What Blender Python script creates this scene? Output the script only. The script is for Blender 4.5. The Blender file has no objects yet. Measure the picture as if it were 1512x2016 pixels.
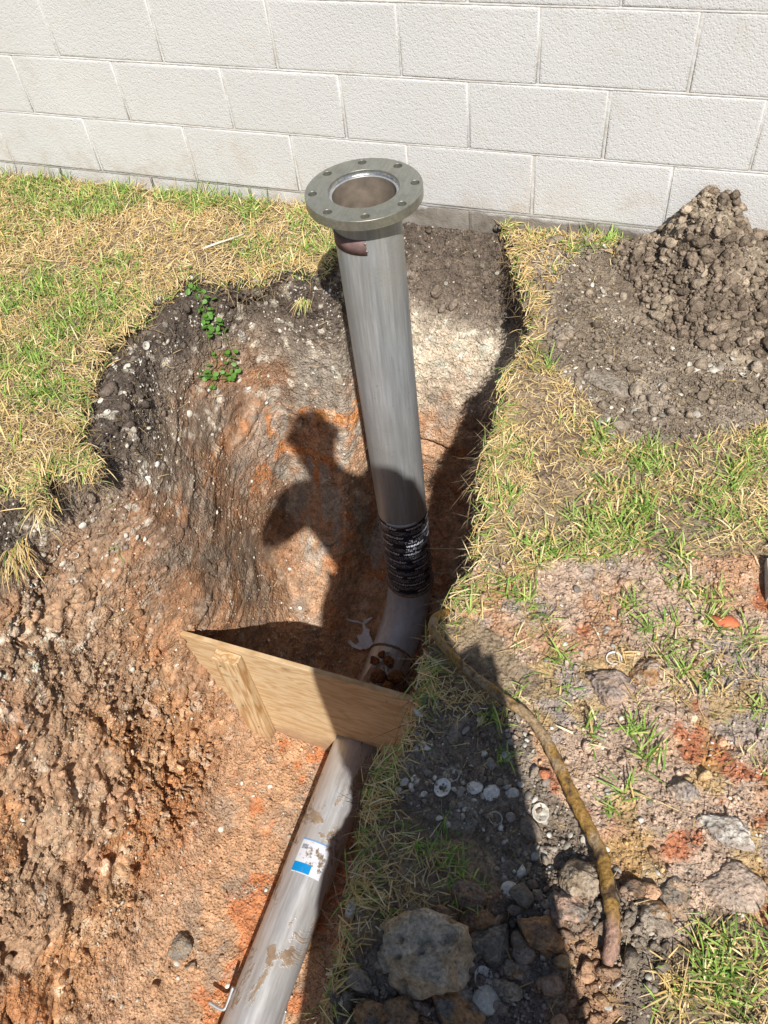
import bpy, bmesh, math, random
import numpy as np
from mathutils import Vector, Matrix
from mathutils.bvhtree import BVHTree

# ------------------------------------------------------------------ camera, sky, sun, exposure
S = bpy.context.scene
COL = S.collection
rng = np.random.default_rng(7)
random.seed(7)
W, H, F = 1512.0, 2016.0, 1624.2
CAM = np.array([.885, -2.3796, 1.5272])
def cam_axes(p=.8819, y=-.4504, r=-.1466):
    f = np.array([math.sin(y)*math.cos(p), math.cos(y)*math.cos(p), -math.sin(p)])
    rt = np.cross(f, [0, 0, 1]); rt /= np.linalg.norm(rt); up = np.cross(rt, f)
    return rt*math.cos(r)+up*math.sin(r), -rt*math.sin(r)+up*math.cos(r), f
RR, UU, FF = cam_axes()
cd = bpy.data.cameras.new('camera'); cam = bpy.data.objects.new('camera', cd); COL.objects.link(cam)
cam.matrix_world = Matrix(((RR[0], UU[0], -FF[0], CAM[0]), (RR[1], UU[1], -FF[1], CAM[1]),
                           (RR[2], UU[2], -FF[2], CAM[2]), (0, 0, 0, 1)))
cd.sensor_fit = 'VERTICAL'; cd.sensor_height = 24; cd.lens = 24*F/H; cd.clip_start = .02; cd.clip_end = 200
S.camera = cam
SUN_AZ, SUN_EL = math.radians(-28.5), math.radians(48.0)      # azimuth the light travels towards, height
SD = np.array([math.sin(SUN_AZ)*math.cos(SUN_EL), math.cos(SUN_AZ)*math.cos(SUN_EL), -math.sin(SUN_EL)])
w = bpy.data.worlds.new('World'); S.world = w; w.use_nodes = True
nt = w.node_tree; sky = nt.nodes.new('ShaderNodeTexSky'); sky.sky_type = 'NISHITA'; sky.sun_disc = False
sky.sun_elevation = SUN_EL; sky.sun_rotation = math.atan2(-SD[0], -SD[1])
nt.links.new(sky.outputs[0], nt.nodes['Background'].inputs[0]); nt.nodes['Background'].inputs[1].default_value = .062
sl = bpy.data.lights.new('sun', 'SUN'); sl.energy = 4.8; sl.angle = math.radians(.55); sl.color = (1, .955, .89)
sun = bpy.data.objects.new('sun', sl); COL.objects.link(sun)
sun.rotation_euler = Vector(SD).to_track_quat('-Z', 'Y').to_euler(); sun.location = (2, -5, 6)
S.view_settings.view_transform = 'Standard'; S.view_settings.look = 'None'
S.view_settings.exposure = 0.23; S.view_settings.gamma = 1; S.view_settings.use_curve_mapping = False

# ------------------------------------------------------------------ small helpers
def ray(u, v): return FF*F+RR*(u-W/2)-UU*(v-H/2)
def on_z(u, v, z=0.):
    d = ray(u, v); return CAM+d*((z-CAM[2])/d[2])
def on_y(u, v, y):
    d = ray(u, v); return CAM+d*((y-CAM[1])/d[1])
def poly(*pts, z=0.): return np.array([on_z(u, v, z)[:2] for u, v in pts])
def inside(x, y, P):
    c = np.zeros(np.shape(x), bool); n = len(P); j = n-1
    for i in range(n):
        xi, yi = P[i]; xj, yj = P[j]
        if yi != yj:
            c ^= ((yi > y) != (yj > y)) & (x < (xj-xi)*(y-yi)/(yj-yi)+xi)
        j = i
    return c
def ss(a, b, x):
    t = np.clip((x-a)/(b-a), 0, 1); return t*t*(3-2*t)
def hsh(ix, iy, iz, s=0):
    h = (ix.astype(np.uint32)*np.uint32(374761393)+iy.astype(np.uint32)*np.uint32(668265263)
         + iz.astype(np.uint32)*np.uint32(2147483647-58)+np.uint32(s*974711+77))
    h = (h ^ (h >> np.uint32(13)))*np.uint32(1274126177); h ^= h >> np.uint32(16)
    h = h*np.uint32(2246822519); h ^= h >> np.uint32(15)
    return (h & np.uint32(0xffffff)).astype(np.float32)/16777215.
def vnoise(p, f=1., s=0):
    q = np.asarray(p, np.float32)*np.float32(f)+500; i = np.floor(q); t = (q-i).astype(np.float32); t = t*t*(3-2*t)
    i = i.astype(np.int64); X, Y, Z = i[:, 0], i[:, 1], i[:, 2]; o = 0
    for a in (0, 1):
        wa = t[:, 0] if a else 1-t[:, 0]
        for b in (0, 1):
            wb = wa*(t[:, 1] if b else 1-t[:, 1])
            for c in (0, 1):
                o = o+wb*(t[:, 2] if c else 1-t[:, 2])*hsh(X+a, Y+b, Z+c, s)
    return o*2-1
def fbm(p, f=1., n=4, s=0, g=.5):
    a = 1.; o = 0; k = 0
    for i in range(n): o = o+a*vnoise(p, f, s+i); k += a; a *= g; f *= 2.03
    return o/k
def worley(p, f, s=0):
    q = np.asarray(p, np.float32)*np.float32(f)+500; i = np.floor(q); fr = (q-i).astype(np.float32); i = i.astype(np.int64)
    f1 = np.full(len(q), 9., np.float32); f2 = f1.copy(); idv = np.zeros(len(q), np.float32)
    for a in (-1, 0, 1):
        for b in (-1, 0, 1):
            for c in (-1, 0, 1):
                X, Y, Z = i[:, 0]+a, i[:, 1]+b, i[:, 2]+c
                h0 = hsh(X, Y, Z, s)
                d = (fr[:, 0]-a-h0)**2+(fr[:, 1]-b-hsh(X, Y, Z, s+1))**2+(fr[:, 2]-c-hsh(X, Y, Z, s+2))**2
                n = d < f1
                f2 = np.where(n, f1, np.minimum(f2, d)); idv = np.where(n, h0, idv); f1 = np.where(n, d, f1)
    return np.sqrt(f1), np.sqrt(f2), idv
def tag(o, label=None, cat=None, group=None, kind=None):
    for k, v in (('label', label), ('category', cat), ('group', group), ('kind', kind)):
        if v: o[k] = v
    return o
def link(name, me, mat=None, parent=None, smooth=False):
    me.name = name; o = bpy.data.objects.new(name, me); COL.objects.link(o)
    if mat is not None and not me.materials: me.materials.append(mat)
    if parent is not None: o.parent = parent
    if smooth: me.shade_smooth()
    return o
def pydata(name, V, Fc, mat=None, parent=None, smooth=False, col=None):
    V = np.asarray(V, np.float32); me = bpy.data.meshes.new(name)
    if isinstance(Fc, np.ndarray):
        n, k = Fc.shape; me.vertices.add(len(V)); me.vertices.foreach_set('co', V.ravel())
        me.loops.add(n*k); me.loops.foreach_set('vertex_index', Fc.astype(np.int32).ravel())
        me.polygons.add(n); me.polygons.foreach_set('loop_start', np.arange(0, n*k, k, dtype=np.int32))
        me.update(calc_edges=True)
    else:
        me.from_pydata(V.tolist(), [], Fc); me.update()
    if col is not None:
        a = me.color_attributes.new('col', 'FLOAT_COLOR', 'POINT')
        c = np.ones((len(V), 4), np.float32); c[:, :3] = col; a.data.foreach_set('color', c.ravel())
    return link(name, me, mat, parent, smooth)
def empty(name, loc=(0, 0, 0)):
    o = bpy.data.objects.new(name, None); o.location = loc; o.empty_display_size = .1; COL.objects.link(o); return o
def bm_obj(name, bm, mat, parent=None, smooth=False):
    me = bpy.data.meshes.new(name); bm.normal_update(); bm.to_mesh(me); bm.free(); return link(name, me, mat, parent, smooth)
def tube(path, rad, n=24, cap=True, closed=False):
    """swept tube: returns V, F (quads + caps as list)"""
    P = np.asarray(path, float); m = len(P); rad = np.broadcast_to(np.asarray(rad, float), (m,))
    T = np.gradient(P, axis=0); T /= np.linalg.norm(T, axis=1)[:, None]
    ref = np.array([1., 0, 0]) if abs(T[0][0]) < .8 else np.array([0, 1., 0]); V = []
    nrm = np.cross(T[0], ref); nrm /= np.linalg.norm(nrm)
    for i in range(m):
        nrm = nrm-T[i]*(nrm@T[i]); nrm /= np.linalg.norm(nrm); b = np.cross(T[i], nrm)
        for k in range(n):
            a = 2*math.pi*k/n; V.append(P[i]+rad[i]*(math.cos(a)*nrm+math.sin(a)*b))
    Fc = [(i*n+k, i*n+(k+1) % n, (i+1)*n+(k+1) % n, (i+1)*n+k) for i in range(m-1) for k in range(n)]
    if cap: Fc += [tuple(range(n))[::-1], tuple((m-1)*n+k for k in range(n))]
    return np.array(V), Fc
def lathe(prof, n=64, c=(0, 0), close=False):
    """prof: (radius, z) list; surface of revolution about vertical axis"""
    V = [(c[0]+r*math.cos(2*math.pi*k/n), c[1]+r*math.sin(2*math.pi*k/n), z) for r, z in prof for k in range(n)]
    m = len(prof); L = range(m) if close else range(m-1)
    Fc = [(i*n+k, i*n+(k+1) % n, ((i+1) % m)*n+(k+1) % n, ((i+1) % m)*n+k) for i in L for k in range(n)]
    return V, Fc
def smooth_path(pts, n):
    P = np.asarray(pts, float); m = len(P); out = []
    for t in np.linspace(0, m-1, n):
        i = min(int(t), m-2); f = t-i
        p0, p1, p2, p3 = P[max(i-1, 0)], P[i], P[i+1], P[min(i+2, m-1)]
        out.append(.5*((2*p1)+(-p0+p2)*f+(2*p0-5*p1+4*p2-p3)*f*f+(-p0+3*p1-3*p2+p3)*f**3))
    return np.array(out)

# ------------------------------------------------------------------ materials
class M:
    def __init__(s, name, rough=.6, metal=0., spec=.5):
        s.m = bpy.data.materials.new(name); s.m.use_nodes = True; s.t = s.m.node_tree; s.b = s.t.nodes['Principled BSDF']
        s.b.inputs['Roughness'].default_value = rough; s.b.inputs['Metallic'].default_value = metal
        s.b.inputs['Specular IOR Level'].default_value = spec; s.co = None
    def n(s, k, **kw):
        o = s.t.nodes.new(k)
        for a, b in kw.items(): setattr(o, a, b)
        return o
    def put(s, sock, v):
        if hasattr(v, 'is_linked') or isinstance(v, bpy.types.NodeSocket): s.t.links.new(v, sock)
        elif isinstance(v, (tuple, list)) and len(v) == 3 and sock.type == 'RGBA': sock.default_value = (*v, 1)
        else: sock.default_value = v
    def coord(s, scale=(1, 1, 1), rot=(0, 0, 0), kind='Object'):
        c = s.n('ShaderNodeTexCoord'); m = s.n('ShaderNodeMapping')
        s.t.links.new(c.outputs[kind], m.inputs[0]); m.inputs['Scale'].default_value = scale; m.inputs['Rotation'].default_value = rot
        return m.outputs[0]
    def noise(s, scale, det=4, co=None, rough=.55, out=0, dist=0):
        o = s.n('ShaderNodeTexNoise'); o.inputs['Scale'].default_value = scale; o.inputs['Detail'].default_value = det
        o.inputs['Roughness'].default_value = rough; o.inputs['Distortion'].default_value = dist
        s.t.links.new(co or s.coord(), o.inputs['Vector']); return o.outputs[out]
    def vor(s, scale, co=None, feat='F1', out='Distance', rnd=1):
        o = s.n('ShaderNodeTexVoronoi', feature=feat); o.inputs['Scale'].default_value = scale; o.inputs['Randomness'].default_value = rnd
        s.t.links.new(co or s.coord(), o.inputs['Vector']); return o.outputs[out]
    def ramp(s, v, lo, hi, a=0., b=1.):
        o = s.n('ShaderNodeMapRange'); s.put(o.inputs[0], v)
        for i, x in enumerate((lo, hi, a, b)): o.inputs[i+1].default_value = x
        o.clamp = True; return o.outputs[0]
    def math(s, op, a, b=0.):
        o = s.n('ShaderNodeMath', operation=op); s.put(o.inputs[0], a); s.put(o.inputs[1], b); return o.outputs[0]
    def mix(s, f, a, b, mode='MIX'):
        o = s.n('ShaderNodeMix', data_type='RGBA', blend_type=mode); s.put(o.inputs[0], f); s.put(o.inputs[6], a); s.put(o.inputs[7], b); return o.outputs[2]
    def attr(s, name='col'):
        o = s.n('ShaderNodeAttribute'); o.attribute_name = name; return o.outputs[0]
    def sep(s, v):
        o = s.n('ShaderNodeSeparateXYZ'); s.t.links.new(v, o.inputs[0]); return o.outputs
    def col(s, v): s.put(s.b.inputs['Base Color'], v); return s
    def rgh(s, v): s.put(s.b.inputs['Roughness'], v); return s
    def bump(s, h, strength=.5, dist=.005, prev=None):
        o = s.n('ShaderNodeBump'); s.put(o.inputs['Height'], h); o.inputs['Strength'].default_value = strength
        o.inputs['Distance'].default_value = dist
        if prev is not None: s.t.links.new(prev, o.inputs['Normal'])
        s.t.links.new(o.outputs[0], s.b.inputs['Normal']); return o.outputs[0]

def mat_soil():
    m = M('soil', .95, spec=.15); co = m.coord()
    n1 = m.noise(28, 5, co, .7); n2 = m.noise(140, 4, co, .65); v = m.vor(95, co); v2 = m.vor(240, co)
    c = m.mix(1., m.attr(), m.ramp(n1, .3, .7, .62, 1.35), 'MULTIPLY')
    c = m.mix(1., c, m.ramp(n2, .3, .7, .72, 1.3), 'MULTIPLY')
    crumb = m.vor(70, co, out='Color')
    hue = m.n('ShaderNodeSeparateColor'); m.t.links.new(crumb, hue.inputs[0])
    c = m.mix(m.math('MULTIPLY', m.ramp(hue.outputs[0], .8, .95, 0, .5), m.ramp(m.noise(9, 2, co), .45, .6)), c, (.42, .36, .28))
    # tiny shell grains
    wv = m.vor(120, co, out='Color'); hw = m.n('ShaderNodeSeparateColor'); m.t.links.new(wv, hw.inputs[0])
    g = m.math('MULTIPLY', m.ramp(m.vor(120, co), .30, .22), m.ramp(hw.outputs[1], .93, .95))
    c = m.mix(m.math('MULTIPLY', g, .8), c, (.62, .57, .48))
    m.col(c)
    crack = m.vor(42, m.coord(), 'DISTANCE_TO_EDGE')
    at_ = m.n('ShaderNodeAttribute'); at_.attribute_name = 'scraped'; wet = at_.outputs['Fac']; k_ = m.ramp(wet, 0, 1, 1, .22)
    m.rgh(m.ramp(wet, 0, 1, .95, .78)); n1 = m.math('MULTIPLY', n1, k_); v = m.math('MULTIPLY', m.ramp(v, 0, .6, 1, 0), k_); n2 = m.math('MULTIPLY', n2, k_)
    b = m.bump(n1, 1., .020)
    b = m.bump(v, .7, .007, b)
    b = m.bump(n2, .8, .004, b)
    m.bump(m.ramp(crack, 0, .05), .5, .006, b)
    return m.m
def mat_attr(name, rough=.7, bump=None, spec=.3, var=.25, sc=60, trans=0.):
    m = M(name, rough, spec=spec); co = m.coord(); n = m.noise(sc, 4, co, .6)
    m.col(m.mix(1., m.attr(), m.ramp(n, .3, .7, 1-var, 1+var), 'MULTIPLY'))
    if bump: m.bump(n, bump[0], bump[1])
    return m.m
def mat_clod():
    m = M('clod_earth', .95, spec=.15); co = m.coord(); n = m.noise(40, 5, co, .7); n2 = m.noise(170, 3, co)
    c = m.mix(1., m.attr(), m.ramp(n, .3, .7, .6, 1.4), 'MULTIPLY'); m.col(m.mix(1., c, m.ramp(n2, .3, .7, .75, 1.25), 'MULTIPLY'))
    b = m.bump(n, 1., .010); b = m.bump(m.ramp(m.vor(110, co), 0, .6, 1, 0), .6, .005, b); m.bump(n2, .9, .003, b); return m.m
def mat_wall():
    m = M('painted_block', .75, spec=.25); co = m.coord(kind='Object')
    geo = m.n('ShaderNodeNewGeometry').outputs['Position']; x, y, z = m.sep(geo)
    sc = m.n('ShaderNodeVectorMath', operation='MULTIPLY'); m.t.links.new(geo, sc.inputs[0]); sc.inputs[1].default_value = (1, 1, 1); wc = sc.outputs[0]
    big = m.noise(2.2, 4, wc, .6); mid = m.noise(9, 4, wc, .65); fine = m.noise(85, 3, wc, .6); pit = m.vor(150, wc)
    c = m.mix(m.ramp(big, .35, .7), (.59, .59, .585), (.635, .633, .625))
    c = m.mix(m.ramp(mid, .56, .74, 0, .35), c, (.50, .455, .39))
    # splashed dirt towards the ground
    low = m.math('MULTIPLY', m.ramp(z, .22, -.02), m.ramp(mid, .42, .70))
    c = m.mix(m.math('MULTIPLY', low, .55), c, (.40, .31, .22))
    spots = m.math('MULTIPLY', m.ramp(m.noise(23, 5, wc, .7), .71, .75), m.ramp(z, .55, .0, .25, 1))
    c = m.mix(m.math('MULTIPLY', spots, .7), c, (.17, .13, .10))
    # bare foundation right of the pipe
    edge = m.math('ADD', z, m.math('MULTIPLY', m.noise(14, 4, wc), -.05))
    bare = m.math('MULTIPLY', m.ramp(edge, .012, -.004), m.ramp(x, -.25, -.1))
    c = m.mix(bare, c, m.mix(m.ramp(mid, .35, .65), (.17, .145, .115), (.34, .31, .27)))
    m.col(c)
    b = m.bump(m.noise(75, 5, wc, .72, dist=.6), .45, .006)
    m.bump(m.ramp(pit, .0, .5), .4, .0025, b)
    return m.m
def mat_steel(name, base, rough, grain=(18, 18, 1.5), metal=1., mud=0., bumpy=.0, axis_z=True, scuff=False):
    m = M(name, rough, metal); co = m.coord(scale=grain); n = m.noise(6, 5, co, .65); oc = m.coord()
    blot = m.noise(5, 4, oc, .6); f = m.noise(220, 2, oc)
    c = m.mix(m.ramp(n, .3, .7), tuple(k*.72 for k in base), tuple(min(1, k*1.15) for k in base))
    c = m.mix(m.ramp(blot, .45, .7, 0, .5), c, tuple(k*q for k, q in zip(base, (.86, .80, .70))))
    c = m.mix(m.ramp(f, .35, .65, 0, .2), c, tuple(k*.8 for k in base))
    r = m.ramp(n, .25, .75, rough-.07, rough+.12)
    if scuff:                                            # handling marks, hairline scratches and a little splashed mud low down
        st = m.ramp(m.noise(3.2, 4, m.coord(scale=(9, 9, .55)), .6), .52, .60); c = m.mix(m.math('MULTIPLY', st, .35), c, tuple(k*.62 for k in base))
        sc_ = m.noise(14, 5, m.coord(scale=(1, 1, 2.4), rot=(.5, .3, 0)), .8, dist=1.4); ln = m.ramp(m.math('ABSOLUTE', m.math('SUBTRACT', sc_, .5)), .0, .006, 1, 0)
        c = m.mix(m.math('MULTIPLY', ln, m.ramp(blot, .5, .6)), c, tuple(k*.45 for k in base))
        z_ = m.sep(m.n('ShaderNodeNewGeometry').outputs['Position'])[2]; sp = m.math('MULTIPLY', m.ramp(m.noise(48, 4, oc, .7), .64, .68), m.ramp(z_, .25, -.5)); c = m.mix(sp, c, (.25, .18, .12))
    if mud:
        k = m.math('ADD', m.noise(9, 6, m.coord(scale=(1, .55, 1)), .75, dist=.8), m.math('MULTIPLY', m.noise(60, 3, oc), .06))
        k = m.ramp(k, mud, mud+.05); c = m.mix(k, c, m.mix(m.ramp(m.noise(33, 3, oc), .3, .7), (.20, .13, .08), (.36, .28, .20)))
        r = m.mix(k, r, (.95, .95, .95)); m.put(m.b.inputs['Metallic'], m.ramp(k, 0, 1, metal, 0)); m.bump(k, .5, .003)
    elif bumpy: m.bump(f, bumpy, .001)
    m.rgh(r); m.col(c); return m.m
def mat_wood(name, a, b_, rot, sc=(1, 1, 1), ring=7.):
    m = M(name, .65, spec=.3); co = m.coord(scale=sc, rot=rot)
    gn = m.noise(1., 3, co, .45, dist=.25); wvv = m.math('PINGPONG', m.math('MULTIPLY', gn, ring), 1.)
    n = m.noise(3, 5, m.coord(scale=(sc[0]*4, sc[1]*4, sc[2]*4)), .6); blot = m.noise(5, 3)
    c = m.mix(m.ramp(wvv, .05, .7), a, b_); c = m.mix(1., c, m.ramp(n, .3, .7, .82, 1.12), 'MULTIPLY')
    kn = m.noise(7, 2, m.coord(scale=(1, 1, 2)), .5)
    c = m.mix(m.ramp(kn, .70, .78, 0, .6), c, (.16, .08, .035)); c = m.mix(m.ramp(blot, .55, .75, 0, .3), c, (.40, .27, .15))
    z_ = m.sep(m.n('ShaderNodeNewGeometry').outputs['Position'])[2]; dz = m.math('ADD', z_, m.math('MULTIPLY', m.noise(12, 5, rough=.7), .26)); c = m.mix(m.ramp(dz, -1.14, -1.27, 0, .85), c, (.30, .19, .12))
    fl_ = m.ramp(m.noise(38, 4, rough=.7), .66, .70, 0, .7); c = m.mix(fl_, c, (.33, .22, .14))
    m.col(c); m.bump(n, .3, .0015); return m.m
MT = dict(soil=mat_soil(), clod=mat_clod(), wall=mat_wall(),
          mortar=None, grass=mat_attr('grass_blades', .55, spec=.25, var=.12, sc=25),
          root=mat_attr('dry_roots', .9, spec=.1), shell=mat_attr('shell_lime', .6, (.5, .001), .35, .3, 160),
          steel=mat_steel('galvanised_steel', (.43, .445, .455), .40, (26, 26, 1.2), .4, scuff=True),
          steel_mud=mat_steel('muddy_steel', (.60, .60, .61), .40, (14, 1.2, 14), .45, mud=.57),
          flange=mat_steel('machined_flange', (.37, .375, .33), .36, (30, 4, 30), .7, scuff=True),
          elbow=mat_steel('elbow_steel', (.56, .62, .70), .40, (10, 5, 5), .12, mud=.66))  # elbow's bluish base has the sky's reflection painted into the colour
def flat(name, c, rough=.6, metal=0., var=.15, sc=60, b=.2, spec=.4):
    m = M(name, rough, metal, spec); n = m.noise(sc, 4)
    m.col(m.mix(m.ramp(n, .3, .7), tuple(k*(1-var) for k in c), tuple(min(1, k*(1+var)) for k in c))); m.bump(n, b, .001); return m.m

# ------------------------------------------------------------------ the dug ground
LEFT_TURF = [(660, 470), (640, 515), (620, 545), (591, 528), (536, 535), (500, 546), (430, 552), (390, 545), (352, 548), (338, 575), (300, 590), (276, 628), (231, 656),
             (187, 708), (172, 760), (155, 815), (137, 855), (150, 875), (180, 905), (192, 938), (150, 925), (93, 917), (68, 944), (76, 985), (50, 960), (28, 949),
             (0, 963), (-60, 990), (-200, 1040), (-420, 1500), (-560, 2300)]
RIGHT_TURF = [(985, 415), (1000, 440), (1012, 484), (1020, 532), (1038, 577), (1050, 633), (1040, 686), (1021, 714), (1000, 745), (998, 790), (985, 844), (962, 905), (957, 957),
              (948, 1038), (948, 1099), (915, 1150), (895, 1200), (868, 1255), (845, 1300), (838, 1370), (812, 1450), (770, 1500), (745, 1550), (735, 1607), (722, 1670),
              (712, 1745), (690, 1815), (675, 1857), (668, 1927), (665, 2011), (690, 2200), (760, 2500)]
def jitter(P, step, amp, s):
    out = []
    for a, b in zip(P[:-1], P[1:]):
        k = max(1, int(np.linalg.norm(b-a)/step))
        for i in range(k): out.append(a+(b-a)*i/k)
    out.append(P[-1]); out = np.array(out); q = np.c_[out, np.full(len(out), .37+s)]
    return out+amp*np.c_[fbm(q, 14, 3, s), fbm(q, 14, 3, s+9)]
LP = jitter(poly(*LEFT_TURF), .025, .022, 3); RP = jitter(poly(*RIGHT_TURF), .025, .014, 5)
LAWN_L = np.vstack([LP, [[-1.25, LP[-1][1]], [-1.25, -.012]], [[LP[0][0], -.012]]])
LAWN_R = np.vstack([RP, [[1.5, RP[-1][1]], [1.5, -.012], [RP[0][0]+.02, -.012]]])
def ip(x, xs, ys): return np.interp(x, xs, ys)
def pit(x, y):
    q = np.c_[x, y, 0*x]; wob = fbm(q, 2.6, 2, 11)*.04; wob2 = fbm(q, 3.5, 3, 31)*.03
    # left bank
    xl = ip(y, [-3.2, -2.2, -1.7, -1.45, -1.3, -1.22, -1.1, -.9, -.75, -.6, -.45], [-.72, -.68, -.66, -.62, -.57, -.54, -.55, -.57, -.585, -.57, -.50])
    d = x-xl-wob
    L = -ip(d, [-1, 0, .03, .07, .12, .16, .20, .26, .38, .55, 3], [0, 0, .13, .28, .52, .78, 1.03, 1.24, 1.37, 1.41, 1.42])
    L2 = -ip(d, [-1, 0, .05, .12, .20, .27, .33, .40, .52, 3], [0, 0, .13, .34, .66, .93, 1.13, 1.27, 1.37, 1.42])
    k = ss(-1.55, -2.0, y); L = L*(1-k)+L2*k
    # back bank under the left lawn, and the ramp dug to the wall right of the pipe
    dl = -.415-y-wob2*.6-(x+.3)*.05
    B1 = -ip(dl, [-1, 0, .02, .05, .09, .14, .24, .42, .60, 3], [0, 0, .16, .40, .62, .82, 1.02, 1.25, 1.37, 1.42])
    dr = -.0-y-wob2*.25
    B2 = -ip(dr, [-1, .0, .03, .10, .20, .29, .355, .38, .52, .75, 1., 3], [.0, .008, .045, .12, .25, .44, .68, 1.0, 1.12, 1.28, 1.40, 1.42])
    t = ss(-.14, -.06, x); B = B1*(1-t)+B2*t
    # right bank
    xr = ip(y, [-3.2, -2.7, -2.3, -1.9, -1.6, -1.3, -1.0, -.8, -.6, -.3, -.1, 0], [.85, .76, .64, .58, .56, .60, .56, .52, .53, .50, .42, .40])
    e = xr-x+wob*.5
    Rb = -ip(e, [-1, 0, .02, .06, .10, .13, 3], [0, 0, .35, .95, 1.3, 1.42, 1.42])
    fl = -1.40+.05*ss(.0, -.3, x)-.07*ss(-.02, .06, x)*ss(.35, .2, x)+.02*fbm(q, 4, 3, 8)
    fl = fl+.02*ss(-1.3, -1.9, y)+.17*ss(.14, .26, x)*ss(-1.45, -1.28, y)*ss(-.9, -1.05, y)
    z = np.maximum.reduce([L, B, Rb, fl])
    return np.minimum(z, 0)
def lawn_z(x, y): return .010*fbm(np.c_[x, y, 0*x], 2.2, 3, 21)
X0, X1, Y0, Y1, DX = -1.25, 1.5, -2.85, -.004, .0175
gx = np.linspace(X0, X1, int((X1-X0)/DX)+1); gy = np.linspace(Y0, Y1, int((Y1-Y0)/DX)+1)
GX, GY = np.meshgrid(gx, gy); fx, fy = GX.ravel(), GY.ravel()
fz = pit(fx, fy); fz = fz-.035*ss(-.12, -.0, fz)*(1-.7*ss(-.12, -.02, fx)*ss(.44, .36, fx))
rise = .22*ss(-2.55, -2.85, fy)*ss(.5, .75, fx); fz = fz+rise
nx, ny = len(gx), len(gy); V = [*zip(fx, fy, fz)]; b0 = len(V)
idx = lambda i, j: j*nx+i
Fc = [(idx(i, j), idx(i+1, j), idx(i+1, j+1), idx(i, j+1)) for j in range(ny-1) for i in range(nx-1)]
rim = [idx(i, 0) for i in range(nx)]+[idx(nx-1, j) for j in range(1, ny)]+[idx(i, ny-1) for i in range(nx-2, -1, -1)]+[idx(0, j) for j in range(ny-2, 0, -1)]
V += [(V[i][0], V[i][1], -1.6) for i in rim]; m_ = len(rim)
Fc += [(rim[k], b0+k, b0+(k+1) % m_, rim[(k+1) % m_]) for k in range(m_)]+[tuple(b0+k for k in range(m_))[::-1]]
def slab(P, z0, z1):
    global V, Fc
    n = len(P); s = len(V)
    for zz in (z0, z1): V += [(px, py, zz) for px, py in P]
    from mathutils.geometry import tessellate_polygon
    tri = tessellate_polygon([[Vector((px, py, 0)) for px, py in P]])
    Fc += [tuple(s+n+i for i in t) for t in tri]+[tuple(s+i for i in t)[::-1] for t in tri]
    Fc += [(s+k, s+(k+1) % n, s+n+(k+1) % n, s+n+k) for k in range(n)]
slab(LAWN_L, -.075, .0); slab(LAWN_R, -.06, .0)
gme = bpy.data.meshes.new('ground'); gme.from_pydata(V, [], Fc); gme.update()
bmx = bmesh.new(); bmx.from_mesh(gme); bmesh.ops.recalc_face_normals(bmx, faces=bmx.faces); bmx.to_mesh(gme); bmx.free()
go = bpy.data.objects.new('tmp', gme); COL.objects.link(go)
rm = go.modifiers.new('r', 'REMESH'); rm.mode = 'VOXEL'; rm.voxel_size = .0058
dg = bpy.context.evaluated_depsgraph_get(); ev = go.evaluated_get(dg); me2 = bpy.data.meshes.new_from_object(ev)
bpy.data.objects.remove(go)
nv = len(me2.vertices); co = np.empty(nv*3, np.float32); me2.vertices.foreach_get('co', co); co = co.reshape(-1, 3)
nr = np.empty(nv*3, np.float32); me2.vertices.foreach_get('normal', nr); nr = nr.reshape(-1, 3)
nf = len(me2.polygons); fv = np.empty(nf*4, np.int32); me2.loops.foreach_get('vertex_index', fv); fv = fv.reshape(-1, 4)
# drop the underside and the outer sides of the block
bad = (co[:, 2] < -1.56) | (co[:, 0] < X0+.012) | (co[:, 0] > X1-.012) | (co[:, 1] < Y0+.012)
bad |= (co[:, 1] > -.008) & (co[:, 2] < -.02)
fv = fv[~bad[fv].any(1)]; used = np.zeros(nv, bool); used[fv] = True; mp = np.cumsum(used)-1
co = co[used]; nr = nr[used]; fv = mp[fv]
print('ground faces', len(fv))
X, Y, Z = co.T; n = len(co)
# smoothed normals so displacement does not follow voxel steps
def relax(a, k):
    for _ in range(k):
        s = np.zeros_like(a); c = np.zeros(len(a), np.float32)
        for i in range(4):
            j = fv[:, (i+1) % 4]; np.add.at(s, fv[:, i], a[j]); np.add.at(c, fv[:, i], 1)
        a = a*.4+.6*s/np.maximum(c, 1)[:, None]
    return a
nr = relax(nr, 3); nr /= np.linalg.norm(nr, axis=1)[:, None]+1e-6
top = ss(-.02, -.004, Z+0*X)
inL = inside(X, Y, LP if False else LAWN_L); inR = inside(X, Y, LAWN_R)
lawnmask = ss(-.03, -.01, Z)*(nr[:, 2] > .5)
# ---- zones on the right-hand surface (given on the ground plane)
def zone(P, x, y, blur=.03, s=40, amp=.05):
    q = np.c_[x, y, 0*x]; return inside(x+amp*fbm(q, 9, 3, s), y+amp*fbm(q, 9, 3, s+5), P).astype(np.float32)
Z_CLAY = poly((935, 1105), (1060, 1120), (1180, 1080), (1512, 1085), (1700, 1150), (1700, 1900), (1512, 1850), (1400, 1830), (1300, 1900), (1180, 1800), (1150, 1650),
              (1060, 1500), (1000, 1400), (1080, 1330), (1000, 1250), (900, 1200))
Z_SHELL = poly((840, 1370), (1000, 1390), (1060, 1500), (1150, 1650), (1160, 1760), (1000, 1790), (940, 1650), (760, 1560), (790, 1480))
Z_SPOIL = poly((1060, 480), (1180, 430), (1800, 430), (1800, 800), (1512, 830), (1250, 880), (1180, 840), (1120, 740), (1050, 690), (1060, 600))
Z_CLODS = poly((900, 1760), (1180, 1720), (1300, 1830), (1280, 2300), (640, 2300), (660, 2010), (720, 1850))
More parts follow.
